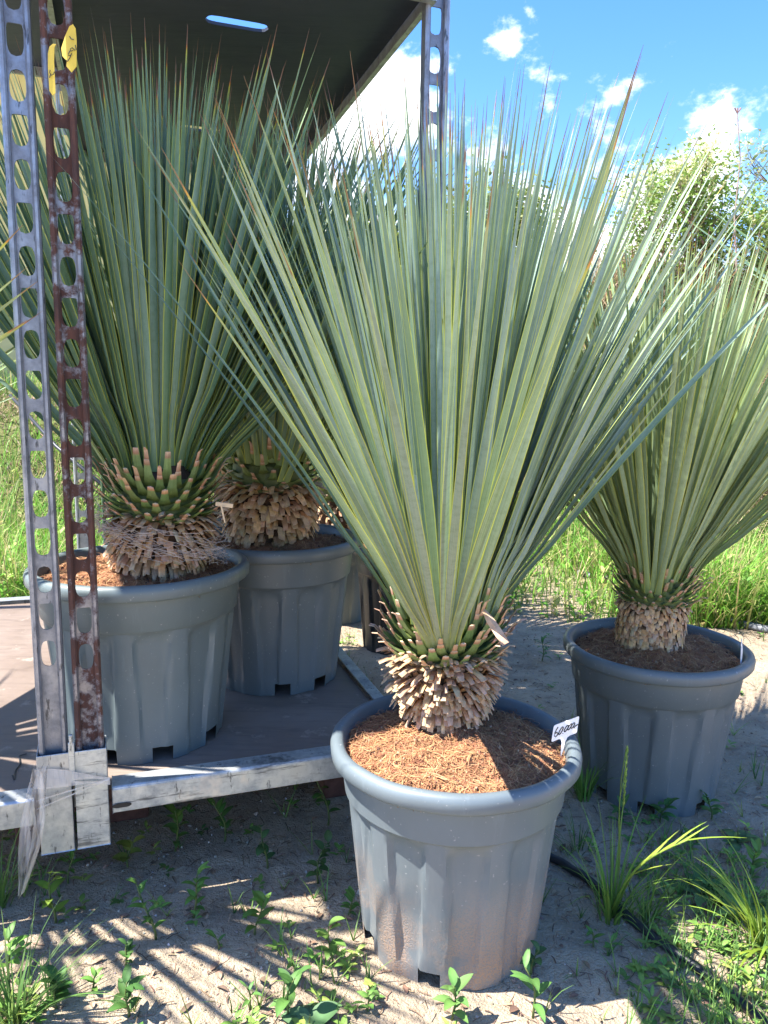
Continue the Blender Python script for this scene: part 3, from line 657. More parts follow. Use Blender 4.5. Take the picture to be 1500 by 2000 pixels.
def make_post(root, u, v, mat, sockmat, label=None, top=2.14, face=1, hole0=.47, phase=0, socklabel=None):
    c = TP(u, v); xf = lambda x, y, z: c + U * x + V * y * face + Vector((0, 0, z))
    mb = MB(); post_web(mb, .17, top, hole0 + phase, .0655, .024, .047, .030, xf, .004)
    web = mb.build('post', mat, root); s_ = web.modifiers.new('solid', 'SOLIDIFY'); s_.thickness = .003; s_.offset = 0
    if label: web['label'] = label
    mb = MB()
    for sg in (-1, 1):
        # rolled flange: a small C section, proud towards the outside
        prof = [(.0135, .008), (.0135, -.008), (.0165, -.0115), (.0205, -.0115), (.0235, -.008), (.0235, .012), (.0205, .015), (.016, .015)]
        n = len(prof); vs = [xf(sg * a, b_, z) for z in (.168, top) for (a, b_) in prof]
        fs = [(i, (i + 1) % n, n + (i + 1) % n, n + i) for i in range(n)] + [tuple(range(n)), tuple(n + i for i in range(n))]
        mb.add(vs, fs)
    fl = mb.build('flange', mat, None); fl.parent = web; fl.matrix_parent_inverse = Matrix.Translation(-world_loc(web))
    # socket: open-topped steel sleeve
    mb = MB(); w2, d2, tk = .0272, .021, .0022
    z0, z1 = .133, .318
    def ring(z, k): return [xf(a * (w2 - k), b_ * (d2 - k) + .002, z + (.006 * (b_ > 0))) for a, b_ in ((-1, -1), (1, -1), (1, 1), (-1, 1))]
    vs = ring(z0, .0) + ring(z1, .0) + ring(z1, tk) + ring(z0 + .01, tk)
    fs = [(j * 4 + i, j * 4 + (i + 1) % 4, (j + 1) * 4 + (i + 1) % 4, (j + 1) * 4 + i) for j in range(3) for i in range(4)] + [(0, 1, 2, 3)]
    mb.add(vs, fs)
    so_ = mb.build('post_socket', sockmat, root); bevel(so_, .003, 2)
    if socklabel: so_['label'] = socklabel
    return web
def make_beam(mb, a, b_, hgt, wd, z):
    """folded steel channel from a to b (plan), top face at z"""
    d = (b_ - a); L = d.length; d.normalize(); n = Vector((-d.y, d.x, 0)); t = .003
    sec = [(-wd / 2, -hgt), (-wd / 2, -.004), (-wd / 2 + .004, 0), (wd / 2, 0), (wd / 2, -t), (-wd / 2 + .005, -t), (-wd / 2 + t, -.006), (-wd / 2 + t, -hgt + t), (wd / 2 - .01, -hgt + t), (wd / 2 - .01, -hgt)]
    m = len(sec); vs = [p + n * x + Vector((0, 0, z + y)) for p in (a, b_) for (x, y) in sec]
    mb.add(vs, [(i, (i + 1) % m, m + (i + 1) % m, m + i) for i in range(m)] + [tuple(range(m)), tuple(m + i for i in range(m))])
def board(mb, u0, u1, v0, v1, z, t, slots, inv=None):
    """plywood sheet with stadium hand-holes cut right through"""
    us = sorted({u0, u1} | {a for s_ in slots for a in (s_[0] - s_[2], s_[0] + s_[2])}); vs_ = sorted({v0, v1} | {a for s_ in slots for a in (s_[1] - s_[3], s_[1] + s_[3])})
    for i in range(len(us) - 1):
        for j in range(len(vs_) - 1):
            a0, a1, c0, c1 = us[i], us[i + 1], vs_[j], vs_[j + 1]; mu, mv = (a0 + a1) / 2, (c0 + c1) / 2
            sl_ = [s_ for s_ in slots if abs(mu - s_[0]) < s_[2] and abs(mv - s_[1]) < s_[3]]
            if not sl_:
                for zz in (z, z - t): mb.add([TP(a0, c0, zz), TP(a1, c0, zz), TP(a1, c1, zz), TP(a0, c1, zz)], [(0, 1, 2, 3)])
            else:
                s_ = sl_[0]; A, B = s_[2], s_[3]; ca = math.atan2(B, A); angs = sorted([ca, PI - ca, PI + ca, 2 * PI - ca] + [2 * PI * q / 28 for q in range(28)]); m = len(angs)
                inn = []; ou = []
                for a in angs:
                    c_, s2 = math.cos(a), math.sin(a); x0, y0 = A * .94, B * .88
                    # stadium with straight long sides
                    r = min(y0 / abs(s2) if abs(s2) > 1e-6 else 9, 9)
                    if abs(r * c_) > x0 - y0:
                        xc = math.copysign(x0 - y0, c_); bq = c_ * xc; r = bq + math.sqrt(max(0, bq * bq - xc * xc + y0 * y0))
                    inn.append((c_ * r, s2 * r)); tt = min(A / abs(c_) if abs(c_) > 1e-6 else 9, B / abs(s2) if abs(s2) > 1e-6 else 9); ou.append((c_ * tt, s2 * tt))
                for zz in (z, z - t):
                    vv = []
                    for p, q in zip(inn, ou): vv += [TP(s_[0] + p[0], s_[1] + p[1], zz), TP(s_[0] + q[0], s_[1] + q[1], zz)]
                    mb.add(vv, [(2 * q, 2 * q + 1, 2 * ((q + 1) % m) + 1, 2 * ((q + 1) % m)) for q in range(m)])
                vv = []
                for p in inn: vv += [TP(s_[0] + p[0], s_[1] + p[1], z), TP(s_[0] + p[0], s_[1] + p[1], z - t)]
                mb.add(vv, [(2 * q, 2 * q + 1, 2 * ((q + 1) % m) + 1, 2 * ((q + 1) % m)) for q in range(m)])
    for (a, b_) in (((u0, v0), (u1, v0)), ((u1, v0), (u1, v1)), ((u1, v1), (u0, v1)), ((u0, v1), (u0, v0))):
        mb.add([TP(*a, z), TP(*b_, z), TP(*b_, z - t), TP(*a, z - t)], [(0, 1, 2, 3)])
Wt = .672
def make_trolley(label, u0, shelf_z, mats, lab, Lt_=1.22):
    root = thing('plant_trolley', label, 'plant trolley', TP(u0 + Wt / 2, Lt_ / 2, 0), 'steel plant trolleys standing side by side')
    mb = MB()
    make_beam(mb, TP(u0 + .062, .004), TP(u0 + Wt - .062, .004), .050, .045, DECK + .014); make_beam(mb, TP(u0 + Wt - .062, Lt_ - .004), TP(u0 + .062, Lt_ - .004), .050, .045, DECK + .014)
    make_beam(mb, TP(u0 + Wt - .016, .022), TP(u0 + Wt - .016, Lt_ - .022), .045, .032, DECK + .012); make_beam(mb, TP(u0 + .016, Lt_ - .022), TP(u0 + .016, .022), .045, .032, DECK + .012)
    fr = mb.build('base_frame', mats['frame'], root); bevel(fr, .0015, 2)
    mb = MB(); a = TP(u0 + .078, -.0205, DECK - .022); 
    for sx_ in range(1):
        pts = [a + U * (.011 * math.cos(q) * (1 if True else 0) + (.006 if math.cos(q) > 0 else -.006)) + Vector((0, 0, .0045 * math.sin(q))) for q in [2 * PI * i / 14 for i in range(14)]]
        mb.add(pts, [tuple(range(14))])
    s_ = mb.build('frame_slot', M['ink'], None); s_.parent = fr; s_.matrix_parent_inverse = Matrix.Translation(-world_loc(fr))
    mb = MB(); board(mb, u0 + .034, u0 + Wt - .034, .028, Lt_ - .028, DECK - .001, .012, [])
    db = mb.build('deck_board', M['deck'], root)
    if u0 < 0:
        mb = MB(); zig = [(52, 1472), (38, 1476), (40, 1492), (30, 1505), (28, 1522), (24, 1514)]
        P3 = [atz(px, py, DECK + .001) for px, py in zig]
        for q in range(len(P3) - 1): mb.tube([P3[q], P3[q + 1]], .0016, 5, None, True, .4)
        ck = mb.build('crack', M['ink'], None); ck.parent = db; ck.matrix_parent_inverse = Matrix.Translation(-world_loc(db))
    # corner posts
    e = .0285
    make_post(root, u0 + (e if u0 >= 0 else Wt - e), .0, mats['near'], mats['sock'], lab[0], hole0=.45, phase=mats['phase'], socklabel=lab[1])
    if u0 >= 0: make_post(root, u0 + Wt - e + .022, .0, M['galv_dark'], M['galv_worn'], hole0=.45, phase=.02)
    make_post(root, u0 + e + (.03 if u0 >= 0 else 0), Lt_, mats['farl'], M['galv_worn'], face=-1, hole0=.45)
    make_post(root, u0 + Wt - e, Lt_, M['galv'], M['galv_worn'], face=-1, hole0=.45, phase=.01)
    if u0 < 0: make_post(root, u0 + e, .0, M['galv'], M['galv_worn'], hole0=.45)
    # upper shelf
    slots = [(u0 + .347, .256, .066, .021), (u0 + .347, .899, .066, .021)]
    mb = MB(); board(mb, u0 + .004, u0 + Wt - .020, -.02, Lt_ + .00, shelf_z + .012, .006, slots)
    sh = mb.build('upper_shelf', M['shelfboard'], root)
    mb = MB(); uu0, uu1, v0, v1 = u0 + .0, u0 + Wt - .016, -.024, Lt_ + .004
    for (a, b_) in (((uu0, v0), (uu1, v0)), ((uu1, v0), (uu1, v1)), ((uu1, v1), (uu0, v1)), ((uu0, v1), (uu0, v0))):
        A, B = TP(*a), TP(*b_); d = (B - A).normalized(); n = Vector((-d.y, d.x, 0)); zt, zb = shelf_z + .022, shelf_z - .024
        sec = [(0, zt), (0, zb), (.012, zb - .001), (.012, zb + .002), (.0025, zb + .003), (.0025, zt)]; m = len(sec)
        mb.add([p + n * x + Vector((0, 0, z)) for p in (A, B) for (x, z) in sec], [(i, (i + 1) % m, m + (i + 1) % m, m + i) for i in range(m)])
    rimo = mb.build('shelf_frame', M['galv'], None); rimo.parent = sh; rimo.matrix_parent_inverse = Matrix.Translation(-world_loc(sh))
    for i in range(8):   # rivets along the right-hand shelf edge
        mb = MB(); p = TP(uu1 + .0005, .08 + i * .148, shelf_z); mb.tube([p, p + U * .003], [.005, .003], 8)
        rv = mb.build('rivet', M['galv'], None, True); rv.parent = sh; rv.matrix_parent_inverse = Matrix.Translation(-world_loc(sh))
    return root
make_trolley('right plant trolley with a rusty front post and three yuccas on its deck', 0.0, 1.66, dict(near=M['rusty'], sock=M['galv_worn'], frame=M['galv_worn'], farl=M['paint_green'], phase=.0), ('rusty perforated post', 'scuffed galvanised sleeve of the rusty post'))
make_trolley('left plant trolley with a grey front post and bare sunlit brown deck', -Wt - .003, 1.95, dict(near=M['galv_dark'], sock=M['galv'], frame=M['galv'], farl=M['galv'], phase=.012), ('grey perforated post', 'pale galvanised sleeve of the grey post'), 1.42)

mb = MB(); p = TP(-.0015, -.021, .30); mb.box(p, (.010, .004, .075), TROT); mb.box(p + Vector((0, 0, .042)), (.006, .006, .02), TROT); o = bevel(mb.build('steel_clip', M['galv_worn']), .001, 1)
tag(o, 'small flat steel clip joining the two post sleeves', 'clip')
# hanging plastic stretch film, wrapped round the sockets
mb = MB(); rng = random.Random(9)
pts = []; n = 16; c0 = aty(70, 1470, 1.17); 
path = [(78, 1500), (72, 1545), (66, 1600), (60, 1650), (50, 1700), (40, 1748)]; wid = [.012, .018, .021, .018, .011, .003]
vs = []; NS = 9
for i, (px, py) in enumerate(path):
    c = aty(px, py, 1.155)
    for j in range(NS):
        q = j / (NS - 1) - .5; vs.append(c + Vector((q * 2 * wid[i] * .9, .010 * math.sin(q * 21 + i * .9), .004 * math.sin(q * 9 + i))))
mb.add(vs, [(i * NS + j, i * NS + j + 1, (i + 1) * NS + j + 1, (i + 1) * NS + j) for i in range(len(path) - 1) for j in range(NS - 1)])
for kz, (za, zb) in enumerate(((.292, .262), (.272, .255), (.24, .262), (.225, .262))):
    zt = za; A, B = TP(-.062, -.0245 - kz * .0006, za), TP(.060, -.0245 - kz * .0006, zb); vs = []
    for i in range(13):
        f = i / 12; p = A.lerp(B, f); wv = .010 * (.6 + .4 * math.sin(f * 5 + kz)) if kz < 2 else .0012
        vs += [p + Vector((0, 0, wv)) - V * .0006 * math.sin(i * 2.1), p - Vector((0, 0, wv)) - V * .0008 * math.sin(i * 1.3)]
    mb.add(vs, [(2 * i, 2 * i + 1, 2 * i + 3, 2 * i + 2) for i in range(12)])
tag(mb.build('plastic_film', M['film'], smooth=True), 'torn clear stretch film wrapped round the post sleeves and hanging to the ground', 'plastic film')

# bricks under the trolleys
def brick(c, rz, lab, z0=0., sz=(.11, .20, .055)):
    mb = MB(); mb.box((c[0], c[1], z0 + sz[2] / 2), sz, Matrix.Rotation(rz, 3, 'Z')); o = bevel(mb.build('brick', M['brick'], origin=(c[0], c[1], z0)), .006, 2)
    tag(o, lab, 'brick', 'bricks propping up the trolleys')
for (u, v, lab) in ((-.082, .34, 'red brick under the pale sleeve of the grey post'), (.075, .38, 'red brick under the front rail beside the scuffed sleeve'), (.58, .34, 'dark red brick in the shade under the trolley beside the front pot')):
    p = TP(u, v)
    for q in range(3): brick(p + Vector((0.004 * q, .003 * q, 0)), TH + .05 * q, ('lowest ' if q == 0 else 'middle ' if q == 1 else 'topmost ') + lab, gh(p.x, p.y) + q * .0560)

# ------------------------------------------------------------------ tags
def ink_lines(mb, strokes, xf, r=.0008):
    for s_ in strokes: mb.tube([xf(a, b_) for a, b_ in s_], r, 5)
def oval(cx, cy, rx, ry, sl=.25, n=14, a0=.5): return [(cx + rx * math.cos(a0 + 2 * PI * i / n) + sl * ry * math.sin(a0 + 2 * PI * i / n), cy + ry * math.sin(a0 + 2 * PI * i / n)) for i in range(n + 1)]
# price tag, 60.000
tp = [aty(px, py, 1.07) for px, py in ((1073, 1455), (1082, 1412), (1137, 1385), (1128, 1425))]
c = (tp[0] + tp[1] + tp[2] + tp[3]) / 4; ux = ((tp[2] - tp[1]) + (tp[3] - tp[0])).normalized(); ux = (ux + Vector((0, -.25, 0))).normalized(); up = Vector((.10, .0, 1)); nrm = ux.cross(up).normalized()
ctag = aty(1104, 1424, 1.085); t = thing('price_tag', 'white handwritten plastic price tag stuck in the rim of the foreground pot', 'price tag', ctag)
X = ux * .021; Yv = (up - ux * .0).normalized() * .0135
xf = lambda a, b_, o=0.: ctag + X * a + Yv * b_ + nrm * o
outl = []
for (cx, cy) in ((.86, .78), (-.86, .78), (-.86, -.78)):
    a0 = {(.86, .78): 0, (-.86, .78): PI / 2, (-.86, -.78): PI}[(cx, cy)]
    outl += [(cx + .14 * math.cos(a0 + q * PI / 8), cy + .22 * math.sin(a0 + q * PI / 8)) for q in range(5)]
outl += [(-.45, -.95), (-.25, -1.05), (-.12, -1.5), (-.08, -2.6), (0, -3.3), (.10, -2.6), (.16, -1.6), (.3, -1.1), (.5, -1.0)]
outl += [(.86 + .14 * math.cos(-PI / 2 + q * PI / 8), -.78 + .22 * math.sin(-PI / 2 + q * PI / 8)) for q in range(5)]
mb = MB(); n = len(outl); mb.add([xf(a, b_, .0006) for a, b_ in outl] + [xf(a, b_, -.0006) for a, b_ in outl], [tuple(range(n)), tuple(reversed(range(n, 2 * n)))] + [(i, (i + 1) % n, n + (i + 1) % n, n + i) for i in range(n)])
mb.build('plate', M['white'], t)
sgn = 1 if nrm.dot(CAM - ctag) > 0 else -1
mb = MB()
six = [(-.62, .62), (-.74, .35), (-.82, 0), (-.82, -.35), (-.72, -.5), (-.6, -.4), (-.56, -.15), (-.64, .02), (-.76, -.08)]
ink_lines(mb, [six, oval(-.34, .02, .12, .42), [(-.16, -.42), (-.13, -.40)], oval(.08, .06, .12, .36), oval(.34, .10, .12, .33), oval(.58, .12, .12, .30), [(.62, .05), (.70, -.25), (.80, -.05), (1.0, .02)]], lambda a, b_: xf(a, b_, sgn * .0009), .00075)
mb.build('handwriting', M['ink'], t)
# white tag in the right pot, edge-on
p = atz(1448, 1290, .36); t = thing('price_tag', 'small white tag standing edge-on at the right inside of the shaded right pot', 'price tag', p)
mb = MB(); mb.add([p + Vector(q) for q in ((0, 0, -.03), (.004, .004, -.03), (.007, .012, .02), (.006, .02, .045), (.0, .006, .05), (-.004, -.004, .02))], [tuple(range(6))]); o = mb.build('plate', M['white'], t); s_ = o.modifiers.new('s', 'SOLIDIFY'); s_.thickness = .0012
mb = MB(); mb.tube([p + Vector((-.002, .001, .0)), p + Vector((.0, .004, .03))], .0007, 4); mb.build('handwriting', M['ink'], t)
# pale wooden tag beside the netting
mb = MB(); a = aty(428, 985, 1.33); b2 = aty(449, 987, 1.31); mb.box((a + b2) / 2, ((b2 - a).length, .003, .007), Matrix.Rotation(.12, 3, 'Y')); mb.box(b2 + Vector((-.012, 0, -.016)), (.0025, .002, .030), Matrix.Rotation(-.2, 3, 'Y'))
tag(mb.build('plant_label', M['wood']), 'pale wooden plant label sticking out beside the netted trunk', 'plant label')
# yellow loop labels on the rusty post
def yellow(name, outline, Y, strokes, lab, curl):
    P3 = [aty(px, py, Y + curl * math.sin((px * .13))) for px, py in outline]; c = sum(P3, Vector()) / len(P3)
    t = thing(name, lab, 'plant tag', c, 'yellow tags tied to the rusty post')
    mb = MB(); mb.add(P3, [tuple(range(len(P3)))]); o = mb.build('tag_strip', M['yellow'], t); s_ = o.modifiers.new('s', 'SOLIDIFY'); s_.thickness = .0012
    mb = MB()
    for st in strokes: mb.tube([aty(px, py, Y - .0025 - abs(curl)) for px, py in st], .0007, 4)
    mb.build('handwriting', M['ink'], t)
yellow('plant_label', [(120, 95), (128, 70), (136, 52), (143, 48), (148, 56), (150, 78), (150, 130), (140, 142), (130, 130), (131, 120), (122, 110)], 1.185, [[(136, 71), (139, 76), (144, 77)], [(147, 88), (149, 97), (146, 98), (141, 93), (137, 96), (139, 100), (143, 98)], [(137, 99), (134, 104), (134, 109), (138, 108), (140, 104), (137, 112), (132, 120), (128, 117)]], 'wide curled yellow tag tied at the top of the rusty post', .002)
yellow('plant_label', [(94, 105), (97, 92), (104, 86), (110, 87), (107, 92), (106, 120), (109, 182), (103, 187), (97, 178), (94, 130)], 1.19, [[(98, 137), (97, 142), (100, 147), (105, 145), (106, 140)], [(98, 146), (97, 152)]], 'narrow folded yellow tag hanging on the left of the rusty post', .001)

# ------------------------------------------------------------------ hoses
def hose(name, pix, r, mat, label, cat='hose', h=.012):
    P3 = [atz(px, py, h) for px, py in pix]; pts = []
    for i in range(len(P3) - 1):
        p0, p1, p2, p3 = P3[max(i - 1, 0)], P3[i], P3[i + 1], P3[min(i + 2, len(P3) - 1)]
        for q in range(8):
            t_ = q / 8; pts.append(.5 * ((2 * p1) + (p2 - p0) * t_ + (2 * p0 - 5 * p1 + 4 * p2 - p3) * t_ ** 2 + (3 * p1 - p0 - 3 * p2 + p3) * t_ ** 3))
    for p in pts: p.z = gh(p.x, p.y) + r * .9
    mb = MB(); mb.tube(pts, r, 12); return tag(mb.build(name, mat, smooth=True), label, cat)
hose('irrigation_hose', [(1010, 1640), (1090, 1672), (1150, 1712), (1215, 1775), (1290, 1838), (1390, 1905), (1500, 2000), (1640, 2140)], .0085, M['hose'], 'black irrigation hose running over the soil past the right of the foreground pot')
hose('irrigation_hose', [(1130, 1120), (1200, 1135), (1300, 1165), (1380, 1195), (1450, 1215), (1560, 1240)], .016, M['greyhose'], 'grey hose lying across the grass behind the right pot')

# ------------------------------------------------------------------ weeds
def wleaf(mb, p, d, L, wd, col, fold=.25, droop=.5, seg=6, serr=0., nrm_hint=None):
    d = d.normalized(); side = d.cross(Vector((0, 0, 1)))
    if side.length < .1: side = Vector((1, 0, 0))
    side.normalize(); q = Vector(p); vs = []; cs = []
    for i in range(seg + 1):
        t_ = i / seg; ww = wd / 2 * (math.sin(PI * min(1, t_ ** .8 * .97 + .03)) ** .8 + .03) * (1 + serr * (1 if i % 2 else -1))
        up = side.cross(d).normalized(); vs += [q - side * ww + up * ww * fold, q, q + side * ww + up * ww * fold]; c2 = tuple(x * 1.3 for x in col); cs += [col, c2, col]
        q = q + d * (L / seg); d = (d - Vector((0, 0, 1)) * droop / seg).normalized()
    mb.add(vs, [(3 * i + j, 3 * i + j + 1, 3 * i + j + 4, 3 * i + j + 3) for i in range(seg) for j in (0, 1)], cs)
def weed(px, py, hgt, nl, L, wd, seed, label, col=(.10, .20, .035), lean=0., kind='weed', basal=False, group='weeds growing in the sandy soil', h=0.):
    rng = random.Random(seed); g = atz(px, py, 0); g.z = gh(g.x, g.y) - .002; t = thing('weed', label, 'weed', g, group)
    mb = MB(); pts = []; a0 = rng.uniform(0, 6); lean_v = Vector((lean, rng.uniform(-.15, .15), 0)); n = 6
    for i in range(n + 1): f = i / n; pts.append(g + Vector((0, 0, hgt * f)) + lean_v * hgt * f * f + Vector((math.sin(f * 5 + a0), math.cos(f * 4 + a0), 0)) * hgt * .035)
    mb.tube(pts, [.0016 * (1.1 - .6 * i / n) * (1 + hgt * 3) for i in range(n + 1)], 6, (.16, .20, .06)); mb.build('stem', M['weed'], t, True)
    mb = MB()
    for i in range(nl):
        f = (.15 + .85 * (i + 1) / nl) if not basal else .03; a = i * (GA if basal else PI * .53 + rng.uniform(-.4, .4)) + a0; q = f * n; k = min(n - 1, int(q)); p = pts[k].lerp(pts[k + 1], q - k)
        up = (.35 + .9 * f * rng.uniform(.6, 1.2)) if not basal else rng.uniform(.25, .9); d = Vector((math.cos(a), math.sin(a), up)); s_ = rng.uniform(.7, 1.1) * (1 if basal else (1.05 - .35 * abs(f - .6)))
        wleaf(mb, p, d, L * s_, wd * s_, vary(col, rng, .25), rng.uniform(.1, .4), rng.uniform(.5, 1.3), serr=.12 if kind == 'serrated' else 0, seg=8 if kind == 'serrated' else 6)
    mb.build('leaves', M['weed'], t, True)
W1 = 'weeds growing in the sandy soil'
wd_list = [
 (105, 1800, .10, 9, .035, .016, 'pale green weed at the left under the hanging film', (.17, .27, .04)),
 (135, 1722, .07, 6, .032, .011, 'upright seedling just under the pale post sleeve', (.11, .24, .04)),
 (300, 1830, .115, 12, .030, .011, 'tall leafy weed in the left foreground, left of two alike', (.11, .23, .05)),
 (378, 1790, .10, 11, .032, .012, 'leafy weed in the left foreground below the beam, right of two alike', (.12, .25, .05)),
 (245, 1880, .04, 9, .022, .010, 'low dark seedling alone on the striped sand at left', (.07, .15, .04)),
 (428, 1852, .03, 4, .022, .008, 'tiny two-leaved seedling in the middle of the striped sand', (.08, .18, .04)),
 (500, 1820, .07, 10, .036, .014, 'bushy light green weed in the middle of the sand', (.14, .26, .05)),
 (648, 1880, .07, 8, .040, .018, 'weed with curling leaves left of the foreground pot', (.14, .24, .05)),
 (520, 1690, .09, 7, .030, .020, 'round-leaved weed in the shade under the trolley beam', (.08, .16, .05)),
 (618, 1720, .09, 14, .026, .016, 'dense dark weed in the shade left of the foreground pot', (.07, .14, .04)),
 (440, 1640, .10, 9, .032, .014, 'sprig of leaves under the middle of the trolley beam', (.08, .17, .04)),
 (345, 1660, .10, 10, .034, .018, 'broad-leaved weed beside the scuffed post sleeve', (.11, .20, .04)),
 (250, 1690, .05, 6, .038, .026, 'weed with a yellowing broad leaf in front of the brick', (.22, .26, .05)),
 (640, 1610, .13, 8, .034, .016, 'tall weed by the shaded end of the beam', (.09, .18, .04)),
 (560, 1980, .075, 8, .042, .018, 'upright weed at the bottom edge left of the big rosette', (.09, .20, .05)),
 (885, 1990, .07, 10, .036, .016, 'weed growing against the foot of the foreground pot', (.12, .24, .06)),
 (1045, 1985, .09, 7, .046, .015, 'upright weed right of the foreground pot foot', (.11, .24, .06)),
 (1035, 1900, .05, 5, .032, .018, 'dark round-leaved weed in the shadow of the foreground pot', (.07, .15, .05)),
 (490, 1965, .045, 4, .024, .007, 'thin seedling at the bottom of the sand', (.10, .22, .05)),
 (1060, 1290, .08, 14, .040, .010, 'grassy tuft of weed on the sand left of the right pot', (.09, .20, .05)),
 (1290, 1600, .05, 10, .034, .018, 'leafy weed along the front of the right pot', (.09, .20, .05)),
 (1390, 1590, .06, 10, .034, .018, 'leafy weed at the right of the right pot base', (.10, .22, .05)),
 (1210, 1610, .05, 8, .034, .012, 'dark weed at the left foot of the right pot', (.08, .18, .05)),
 (1465, 1700, .06, 10, .036, .014, 'light weed at the right edge of the picture', (.15, .28, .05)),
 (1350, 1650, .04, 9, .026, .012, 'low creeping weed below the right pot', (.10, .22, .05)),
]
wd_list += [
 (180, 1935, .035, 6, .022, .009, 'small seedling on the sand above the lower left tuft', (.13, .26, .05)),
 (720, 1965, .03, 6, .022, .010, 'little seedling at the foot of the foreground pot, on its left', (.14, .27, .06)),
 (575, 1895, .03, 5, .020, .008, 'little seedling above the big rosette', (.14, .27, .06)),
 (680, 1790, .05, 9, .026, .012, 'creeping weed touching the left side of the foreground pot', (.11, .23, .05)),
 (1160, 1850, .03, 6, .022, .008, 'small seedling between the foreground pot and the hose', (.13, .26, .05)),
 (1270, 1975, .03, 7, .024, .008, 'small seedling in the sunlit sand left of the hose end', (.15, .28, .06)),
 (60, 1640, .06, 8, .028, .012, 'dark weed in the shade behind the hanging film', (.09, .19, .04)),
 (1010, 1180, .05, 9, .030, .009, 'weed on the sand just behind the foreground yucca trunk', (.12, .25, .05)),
]
for i, (px, py, hh, nl, L_, wdd, lab, cc) in enumerate(wd_list): weed(px, py, hh, nl, L_, wdd, 100 + i, lab, cc, lean=.25 * math.sin(i * 2.3))
weed(605, 2000, .02, 9, .052, .036, 301, 'big rosette of broad grey-green leaves at the bottom edge', (.10, .19, .08), basal=True)
weed(1370, 1740, .03, 7, .075, .024, 302, 'weed with long toothed leaves right of the grass clump', (.10, .19, .06), basal=True, kind='serrated')
weed(1455, 1790, .03, 7, .080, .026, 303, 'toothed-leaved weed at the right edge beside the hose', (.12, .22, .06), basal=True, kind='serrated')
weed(1440, 1640, .04, 6, .055, .022, 304, 'broad upright leaf in the weeds right of the pot', (.10, .18, .06), basal=True, kind='serrated')
weed(250, 1985, .06, 12, .034, .014, 305, 'shaded tall weed at the lower left corner', (.07, .16, .04))
weed(110, 1965, .05, 14, .034, .016, 306, 'dark spreading weed in the lower left corner', (.06, .14, .03))
weed(20, 1900, .07, 9, .036, .015, 307, 'small bright weed at the left edge', (.13, .25, .05))

def grass_clump(px, py, n, Lmin, Lmax, wd, seed, label, col, spread=.7, leanx=0., heads=0, hlen=.05):
    rng = random.Random(seed); g = atz(px, py, 0); g.z = gh(g.x, g.y) - .003; mb = MB()
    for i in range(n):
        a = rng.uniform(0, 2 * PI); rr = rng.uniform(0, .025); dx = math.cos(a) + leanx
        blade(mb, g + Vector((rr * math.cos(a), rr * math.sin(a), 0)), rng.uniform(Lmin, Lmax), wd * rng.uniform(.6, 1.2), math.atan2(math.sin(a), dx), rng.uniform(.05, spread) * .7, rng.uniform(.1, 1.3), vary(col, rng, .3), 7)
    for i in range(heads):
        top = g + Vector((rng.uniform(-.02, .02) + leanx * .1, rng.uniform(-.02, .02), Lmax * rng.uniform(1.05, 1.35))); pts = [g.lerp(top, q / 6) + Vector((.006 * math.sin(q), 0, 0)) for q in range(7)]
        mb.tube(pts, .0009, 5, (.20, .30, .06)); 
        for j in range(26):
            f = j / 26; a = j * 2.4; q = top - Vector((0, 0, hlen * (1 - f))); wleaf(mb, q, Vector((math.cos(a) * .35, math.sin(a) * .35, 1)), .012, .003, vary((.24, .36, .08), rng), .3, 0., 3)
    return tag(mb.build('grass_clump', M['grassy'], smooth=True), label, 'grass', 'grass tufts')
grass_clump(1195, 1790, 64, .07, .25, .0040, 5, 'tall grass clump between the foreground pot and the hose', (.22, .37, .06), .8, .1, 2, .07)
grass_clump(1140, 1560, 60, .06, .18, .0040, 6, 'grass tuft behind the right side of the foreground pot', (.16, .31, .06), .9)
grass_clump(1260, 1800, 30, .05, .12, .0036, 7, 'short grass tuft beside the hose', (.17, .28, .05), 1.0)
grass_clump(5, 1760, 26, .10, .24, .0035, 8, 'thin arching grass at the left edge', (.13, .24, .06), .9, .5)
grass_clump(30, 1990, 70, .08, .20, .0035, 9, 'dark grass tuft in the bottom left corner', (.11, .21, .05), 1.1, .2)
grass_clump(1490, 1850, 34, .10, .24, .0066, 10, 'bright broad-bladed grass at the right edge', (.30, .42, .05), 1.2, -1.2)
grass_clump(1130, 1660, 20, .05, .10, .003, 12, 'sparse grass right of the foreground pot', (.11, .22, .04), 1.0)
# leaning leafy grass stalk
rng = random.Random(77); mb = MB(); g = atz(1190, 1790, 0); pts = []
tipp = aty(1345, 1640, 1.16)
for q in range(9): f = q / 8; pts.append(g.lerp(tipp, f) + Vector((-.02 * math.sin(PI * f), 0, .02 * math.sin(PI * f))))
mb.tube(pts, [.0018 - .0008 * q / 8 for q in range(9)], 6, (.30, .42, .07))
for q in range(9):
    f = .35 + .65 * q / 8; p = g.lerp(tipp, f) + Vector((-.02 * math.sin(PI * f), 0, .02 * math.sin(PI * f))); a = rng.uniform(-.5, .6)
    blade(mb, p, rng.uniform(.05, .09), .0045, a, rng.uniform(.6, 1.25), rng.uniform(0, .4), vary((.38, .52, .07), rng, .15), 5)
tag(mb.build('grass_stalk', M['grassy'], smooth=True), 'bright yellow-green grass stalk leaning right over the hose', 'grass', 'grass tufts')

